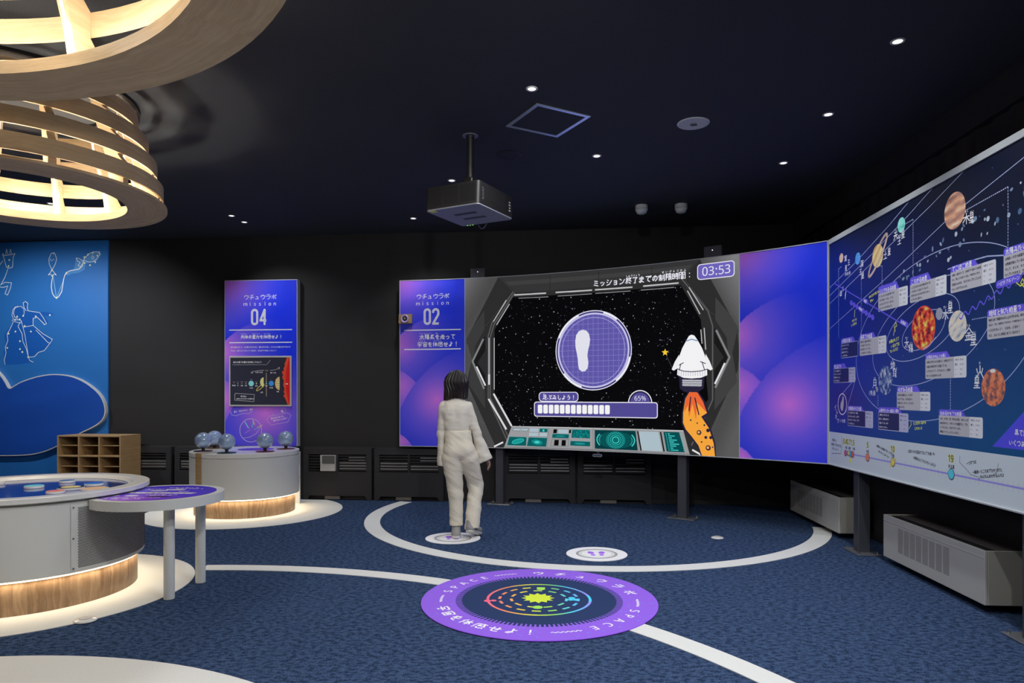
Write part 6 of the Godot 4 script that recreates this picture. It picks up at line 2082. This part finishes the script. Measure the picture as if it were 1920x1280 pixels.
func hand(f: Field, wrist: Vector3, dirv: Vector3, palm_n: Vector3, side: float):
	# palm and five separate, slightly curled fingers
	var d := dirv.normalized()
	var s := d.cross(palm_n).normalized() * side     # towards the thumb
	var c := s.cross(d).normalized() * side
	if c.dot(palm_n) < 0:
		c = -c
	f.bone(wrist, wrist + d * 0.03, 0.023, 0.026, 0.012)
	for i in 4:
		var o := s * (0.027 - i * 0.0175)
		f.bone(wrist + d * 0.02 + o * 0.7, wrist + d * (0.082 - 0.004 * absf(i - 1.2)) + o, 0.015, 0.0118, 0.010)
	var lens := [0.068, 0.076, 0.070, 0.055]
	for i in 4:
		var p := wrist + d * (0.084 - 0.004 * absf(i - 1.2)) + s * (0.027 - i * 0.0175)
		var l: float = lens[i]
		var curl := 0.28 + i * 0.07
		var q := d
		for k in 3:
			q = (d * cos(curl * (k + 0.6)) + c * sin(curl * (k + 0.6))).normalized()
			var e: Vector3 = p + q * l * [0.45, 0.31, 0.24][k]
			f.bone(p, e, 0.0092 - k * 0.0009, 0.0085 - k * 0.0009, 0.003)
			p = e
	var t0 := wrist + d * 0.025 + s * 0.022
	var t1 := t0 + (d * 0.6 + s * 0.75 + c * 0.3).normalized() * 0.036
	var t2 := t1 + (d * 0.85 + s * 0.35 + c * 0.4).normalized() * 0.030
	f.bone(t0, t1, 0.014, 0.0105, 0.008)
	f.bone(t1, t2, 0.0105, 0.0085, 0.004)

func merged(meshes: Array) -> ArrayMesh:
	var st := begin()
	for m in meshes:
		st.append_from(m, 0, Transform3D.IDENTITY)
	return st.commit()

func build_person():
	var skin := mat(lin(0.52, 0.31, 0.22), 0.55)
	skin.subsurf_scatter_enabled = true
	skin.subsurf_scatter_strength = 0.15
	var head := Vector3(-0.005, 1.462, -0.03)
	var neck := Vector3(-0.018, 1.315, 0.0)
	var sl := Vector3(-0.118, 1.232, 0.0); var sr := Vector3(0.098, 1.232, -0.005)
	var el := Vector3(-0.150, 0.965, -0.015); var er := Vector3(0.185, 0.985, -0.03)
	var wl := Vector3(-0.142, 0.815, -0.045); var wr := Vector3(0.262, 0.765, -0.10)
	var hl := Vector3(-0.048, 0.77, 0.0); var hr := Vector3(0.102, 0.77, -0.01)
	var kl := Vector3(-0.012, 0.415, -0.015); var kr := Vector3(0.172, 0.475, -0.115)
	var al := Vector3(-0.006, 0.085, 0.01); var ar := Vector3(0.130, 0.135, 0.04)
	var tl := Vector3(-0.022, 0.03, -0.15); var tr := Vector3(0.196, 0.035, -0.12)
	# body
	var b := Field.new(Vector3(-0.26, 0.03, -0.27), Vector3(0.36, 1.42, 0.17), 0.012)
	b.bone(neck + Vector3(0, -0.02, 0), head + Vector3(0, -0.05, 0.02), 0.050, 0.048)
	b.bone(Vector3(-0.012, 1.20, 0.0), Vector3(0.008, 0.99, 0.0), 0.085, 0.072)
	b.bone(sl, sr, 0.045, 0.045, 0.05)
	b.bone(Vector3(0.008, 0.99, 0), Vector3(0.025, 0.80, 0), 0.07, 0.10)
	for q in [[sl, el, wl], [sr, er, wr]]:
		b.bone(q[0], q[1], 0.042, 0.034); b.bone(q[1], q[2], 0.034, 0.023)
	for q in [[hl, kl, al, tl], [hr, kr, ar, tr]]:
		b.bone(q[0], q[1], 0.072, 0.046); b.bone(q[1], q[2], 0.046, 0.030); b.bone(q[2] + Vector3(0, -0.02, 0), q[3], 0.028, 0.022)
	var hf := Field.new(head + Vector3(-0.12, -0.17, -0.15), head + Vector3(0.12, 0.14, 0.13), 0.005)
	hf.bone(head + Vector3(0, 0.02, 0.01), head + Vector3(0, 0.015, -0.01), 0.080, 0.076, 0.03)
	hf.bone(head + Vector3(0, -0.03, -0.03), head + Vector3(0, -0.075, -0.055), 0.062, 0.032, 0.04)
	hf.bone(head + Vector3(0, -0.12, 0.015), head + Vector3(0, -0.04, 0.01), 0.047, 0.05, 0.03)
	hf.bone(head + Vector3(0, -0.005, -0.088), head + Vector3(0, -0.036, -0.103), 0.009, 0.013, 0.012)
	hf.bone(head + Vector3(-0.018, -0.062, -0.084), head + Vector3(0.018, -0.062, -0.084), 0.008, 0.008, 0.008)
	for s in [-1.0, 1.0]:
		hf.bone(head + Vector3(s * 0.08, 0.005, 0.005), head + Vector3(s * 0.078, -0.035, -0.002), 0.013, 0.008, 0.01)
		hf.bone(head + Vector3(s * 0.045, 0.018, -0.078), head + Vector3(s * 0.018, 0.018, -0.086), 0.008, 0.008, 0.012)
	var f1 := Field.new(wr + Vector3(-0.10, -0.18, -0.14), wr + Vector3(0.16, 0.05, 0.10), 0.0035)
	hand(f1, wr, Vector3(0.38, -0.86, -0.30), Vector3(-0.75, -0.3, 0.3), 1.0)
	var f2 := Field.new(wl + Vector3(-0.10, -0.19, -0.13), wl + Vector3(0.10, 0.05, 0.10), 0.0035)
	hand(f2, wl, Vector3(0.05, -0.98, -0.12), Vector3(0.9, 0, 0.2), -1.0)
	var p := obj("person", merged([b.mesh(), hf.mesh(), f1.mesh(), f2.mesh()]), skin, null, Vector3(-0.52, 0.004, -6.45))
	tag(p, "person with dark hair in cream clothes seen from behind, stepping before the display", "person")
	for s in [-1.0, 1.0]:
		obj("eye", lathe([Vector2(0, -0.011), Vector2(0.008, -0.008), Vector2(0.011, 0), Vector2(0.008, 0.008), Vector2(0, 0.011)], 16, true), mat(lin(0.5, 0.5, 0.5), 0.2), p, head + Vector3(s * 0.030, 0.004, -0.074))
	# knitted top with wide bell sleeves
	var knit := mat(lin(0.68, 0.64, 0.55), 0.9)
	knit.rim_enabled = true
	knit.rim = 0.3
	knit.heightmap_enabled = true
	knit.heightmap_scale = 0.25
	knit.heightmap_texture = noise_tex(256, 0.25, 2, [], 52)
	knit.uv1_triplanar = true
	knit.uv1_scale = Vector3(5, 5, 5)
	var t := Field.new(Vector3(-0.27, 0.60, -0.25), Vector3(0.37, 1.40, 0.19), 0.010)
	t.bone(Vector3(-0.016, 1.325, 0.002), Vector3(-0.014, 1.24, 0.0), 0.054, 0.070, 0.04)
	t.bone(Vector3(-0.020, 1.285, 0.004), sl, 0.045, 0.050, 0.03); t.bone(Vector3(-0.012, 1.285, 0.004), sr, 0.045, 0.050, 0.03)
	t.bone(Vector3(-0.060, 1.185, 0.012), Vector3(-0.024, 0.97, 0.005), 0.086, 0.076, 0.04)
	t.bone(Vector3(0.032, 1.185, 0.008), Vector3(0.040, 0.97, 0.0), 0.086, 0.076, 0.04)
	t.bone(Vector3(-0.055, 1.215, 0.035), Vector3(-0.04, 1.11, 0.03), 0.062, 0.055, 0.03); t.bone(Vector3(0.035, 1.215, 0.03), Vector3(0.03, 1.11, 0.026), 0.062, 0.055, 0.03)
	t.bone(sl, el, 0.052, 0.042, 0.014); t.bone(el, Vector3(-0.146, 0.645, -0.05), 0.042, 0.066, 0.014, Vector3(1.35, 1, 0.8))
	t.bone(sr, er, 0.052, 0.044, 0.014); t.bone(er, wr + Vector3(0.0, -0.075, 0.0), 0.044, 0.100, 0.014, Vector3(1.15, 1, 0.9))
	t.cut(Vector3(0, 0.955, 0), Vector3(0, -1, 0), Vector3(-0.105, -9, -9), Vector3(0.125, 9, 9))
	t.cut(Vector3(-0.146, 0.672, -0.05), Vector3(0, -1, 0), Vector3(-9, -9, -9), Vector3(-0.075, 9, 9))
	t.cut(wr + Vector3(0.0, -0.052, 0), Vector3(0.36, -0.93, 0), Vector3(0.125, -9, -9), Vector3(9, 0.84, 9))
	t.cut(Vector3(0, 1.345, 0), Vector3(0, 1, 0))
	var fn := FastNoiseLite.new()
	fn.seed = 3
	fn.frequency = 9.0
	var folds := func(q: Vector3) -> float:
		return 0.005 * fn.get_noise_3d(q.x * 0.8, q.y * 2.2, q.z * 0.8) + (0.002 * sin(q.y * 55.0 + q.x * 25.0) if q.x < -0.09 or q.x > 0.12 else 0.0)
	t.ruffle(folds)
	obj("top", t.mesh(), knit, p, Vector3.ZERO, "cream knitted top with wide bell sleeves")
	# straight trousers with waistband and back pockets
	var cot := mat(lin(0.68, 0.63, 0.52), 0.85)
	cot.rim_enabled = true
	cot.rim = 0.2
	var tr2 := Field.new(Vector3(-0.2, 0.07, -0.28), Vector3(0.32, 1.03, 0.2), 0.010)
	tr2.bone(Vector3(-0.028, 1.01, 0.005), Vector3(0.045, 1.01, 0.0), 0.080, 0.080, 0.04)
	tr2.bone(Vector3(-0.022, 0.93, 0.005), Vector3(0.050, 0.93, 0.0), 0.092, 0.092, 0.05)
	tr2.bone(Vector3(-0.030, 0.82, 0.025), Vector3(0.078, 0.82, 0.02), 0.098, 0.098, 0.05)
	tr2.bone(hl + Vector3(0, -0.02, 0.01), kl, 0.098, 0.068, 0.018); tr2.bone(kl, al + Vector3(0.002, -0.03, 0.0), 0.068, 0.060, 0.03)
	tr2.bone(hr + Vector3(0.01, -0.02, 0.01), kr, 0.096, 0.072, 0.018); tr2.bone(kr, ar + Vector3(0.012, -0.06, 0.01), 0.072, 0.068, 0.03)
	tr2.cut(Vector3(0, 1.012, 0), Vector3(0, 1, 0))
	tr2.cut(al + Vector3(0, 0.028, 0), Vector3(0, -1, 0.05), Vector3(-9, -9, -9), Vector3(0.068, 0.2, 9))
	tr2.cut(ar + Vector3(0, -0.045, 0), Vector3(0.1, -1, 0.1), Vector3(0.0681, -9, -9), Vector3(9, 0.3, 9))
	var creases := func(q: Vector3) -> float:
		var k := 0.007 * fn.get_noise_3d(q.x * 0.5 + 4.0, q.y * 1.6 + q.x, q.z * 0.5)
		if q.y < 0.78:
			k += 0.0035 * sin(q.y * 42.0 + q.x * 30.0) * clampf(1.0 - absf(q.y - 0.42) * 4.0, 0.15, 1.0)
		return k
	tr2.ruffle(creases)
	obj("trousers", tr2.mesh(), cot, p, Vector3.ZERO, "straight cream trousers")
	# hair
	var hair := mat(lin(0.008, 0.0045, 0.004), 0.42)
	var hm := Field.new(head + Vector3(-0.16, -0.22, -0.15), head + Vector3(0.16, 0.15, 0.17), 0.006)
	hm.bone(head + Vector3(0, 0.022, 0.018), head + Vector3(0, 0.01, 0.02), 0.097, 0.097, 0.03)
	hm.bone(head + Vector3(-0.028, -0.01, 0.03), head + Vector3(-0.044, -0.18, 0.035), 0.084, 0.074, 0.04)
	hm.bone(head + Vector3(0.028, -0.01, 0.03), head + Vector3(0.034, -0.17, 0.03), 0.084, 0.070, 0.04)
	hm.cut(head + Vector3(0, 0.03, -0.062), Vector3(0, 0.35, -1), Vector3(-0.07, -9, -9), Vector3(0.07, head.y + 0.055, 9))
	hm.cut(head + Vector3(0, -0.158, 0), Vector3(0.08, -1, 0.1))
	var strands := func(q: Vector3) -> float:
		var a := atan2(q.x - head.x, q.z - head.z)
		return 0.0045 * sin(a * 26.0 + q.y * 12.0 + 2.0 * sin(q.y * 31.0)) + 0.004 * fn.get_noise_3d(q.x * 3.0, q.y * 0.5, q.z * 3.0)
	hm.ruffle(strands)
	obj("hair", hm.mesh(), hair, p)
	# shoes
	for q in [[al, tl, 0.0], [ar, tr, 1.0]]:
		var a: Vector3 = q[0]
		var e: Vector3 = q[1]
		var heel := a + Vector3(0, -0.035, 0.03)
		if q[2] == 0.0:
			heel.y = 0.045
		var sf := Field.new(Vector3(minf(a.x, e.x) - 0.07, 0.0, e.z - 0.08), Vector3(maxf(a.x, e.x) + 0.07, a.y + 0.08, a.z + 0.1), 0.006)
		sf.bone(heel, e + Vector3(0, 0.012, 0), 0.040, 0.037, 0.02, Vector3(1, 1.1, 1))
		sf.bone(a + Vector3(0, 0.02, 0), heel, 0.041, 0.041, 0.02)
		sf.cut(Vector3(heel.x, heel.y - 0.030, heel.z), (Vector3(0, -1, 0) if q[2] == 0.0 else Vector3(0, -0.9, 0.55).normalized()))
		sf.cut(a + Vector3(0, 0.045, 0), Vector3(0, 1, 0.1))
		var sh := obj("shoe", sf.mesh(), mat(lin(0.30, 0.29, 0.28), 0.7), p, Vector3.ZERO, "grey sneaker")
		var so := Field.new(sf.lo - Vector3(0.01, 0.02, 0.02), Vector3(maxf(a.x, e.x) + 0.08, a.y + 0.05, a.z + 0.11), 0.006)
		so.bone(heel + Vector3(0, -0.022, 0), e + Vector3(0, -0.010, 0), 0.043, 0.039, 0.01)
		if q[2] == 0.0:
			so.cut(Vector3(0, 0.038, 0), Vector3(0, 1, 0)); so.cut(Vector3(0, 0.002, 0), Vector3(0, -1, 0))
		else:
			var up := (e - heel).cross(Vector3(1, 0, 0)).normalized()
			if up.y < 0: up = -up
			so.cut(heel + up * -0.012, up); so.cut(heel + up * -0.040, -up)
			so.cut(Vector3(0, 0.002, 0), Vector3(0, -1, 0))
		obj("sole", so.mesh(), mat(lin(0.62, 0.60, 0.56), 0.6), sh)
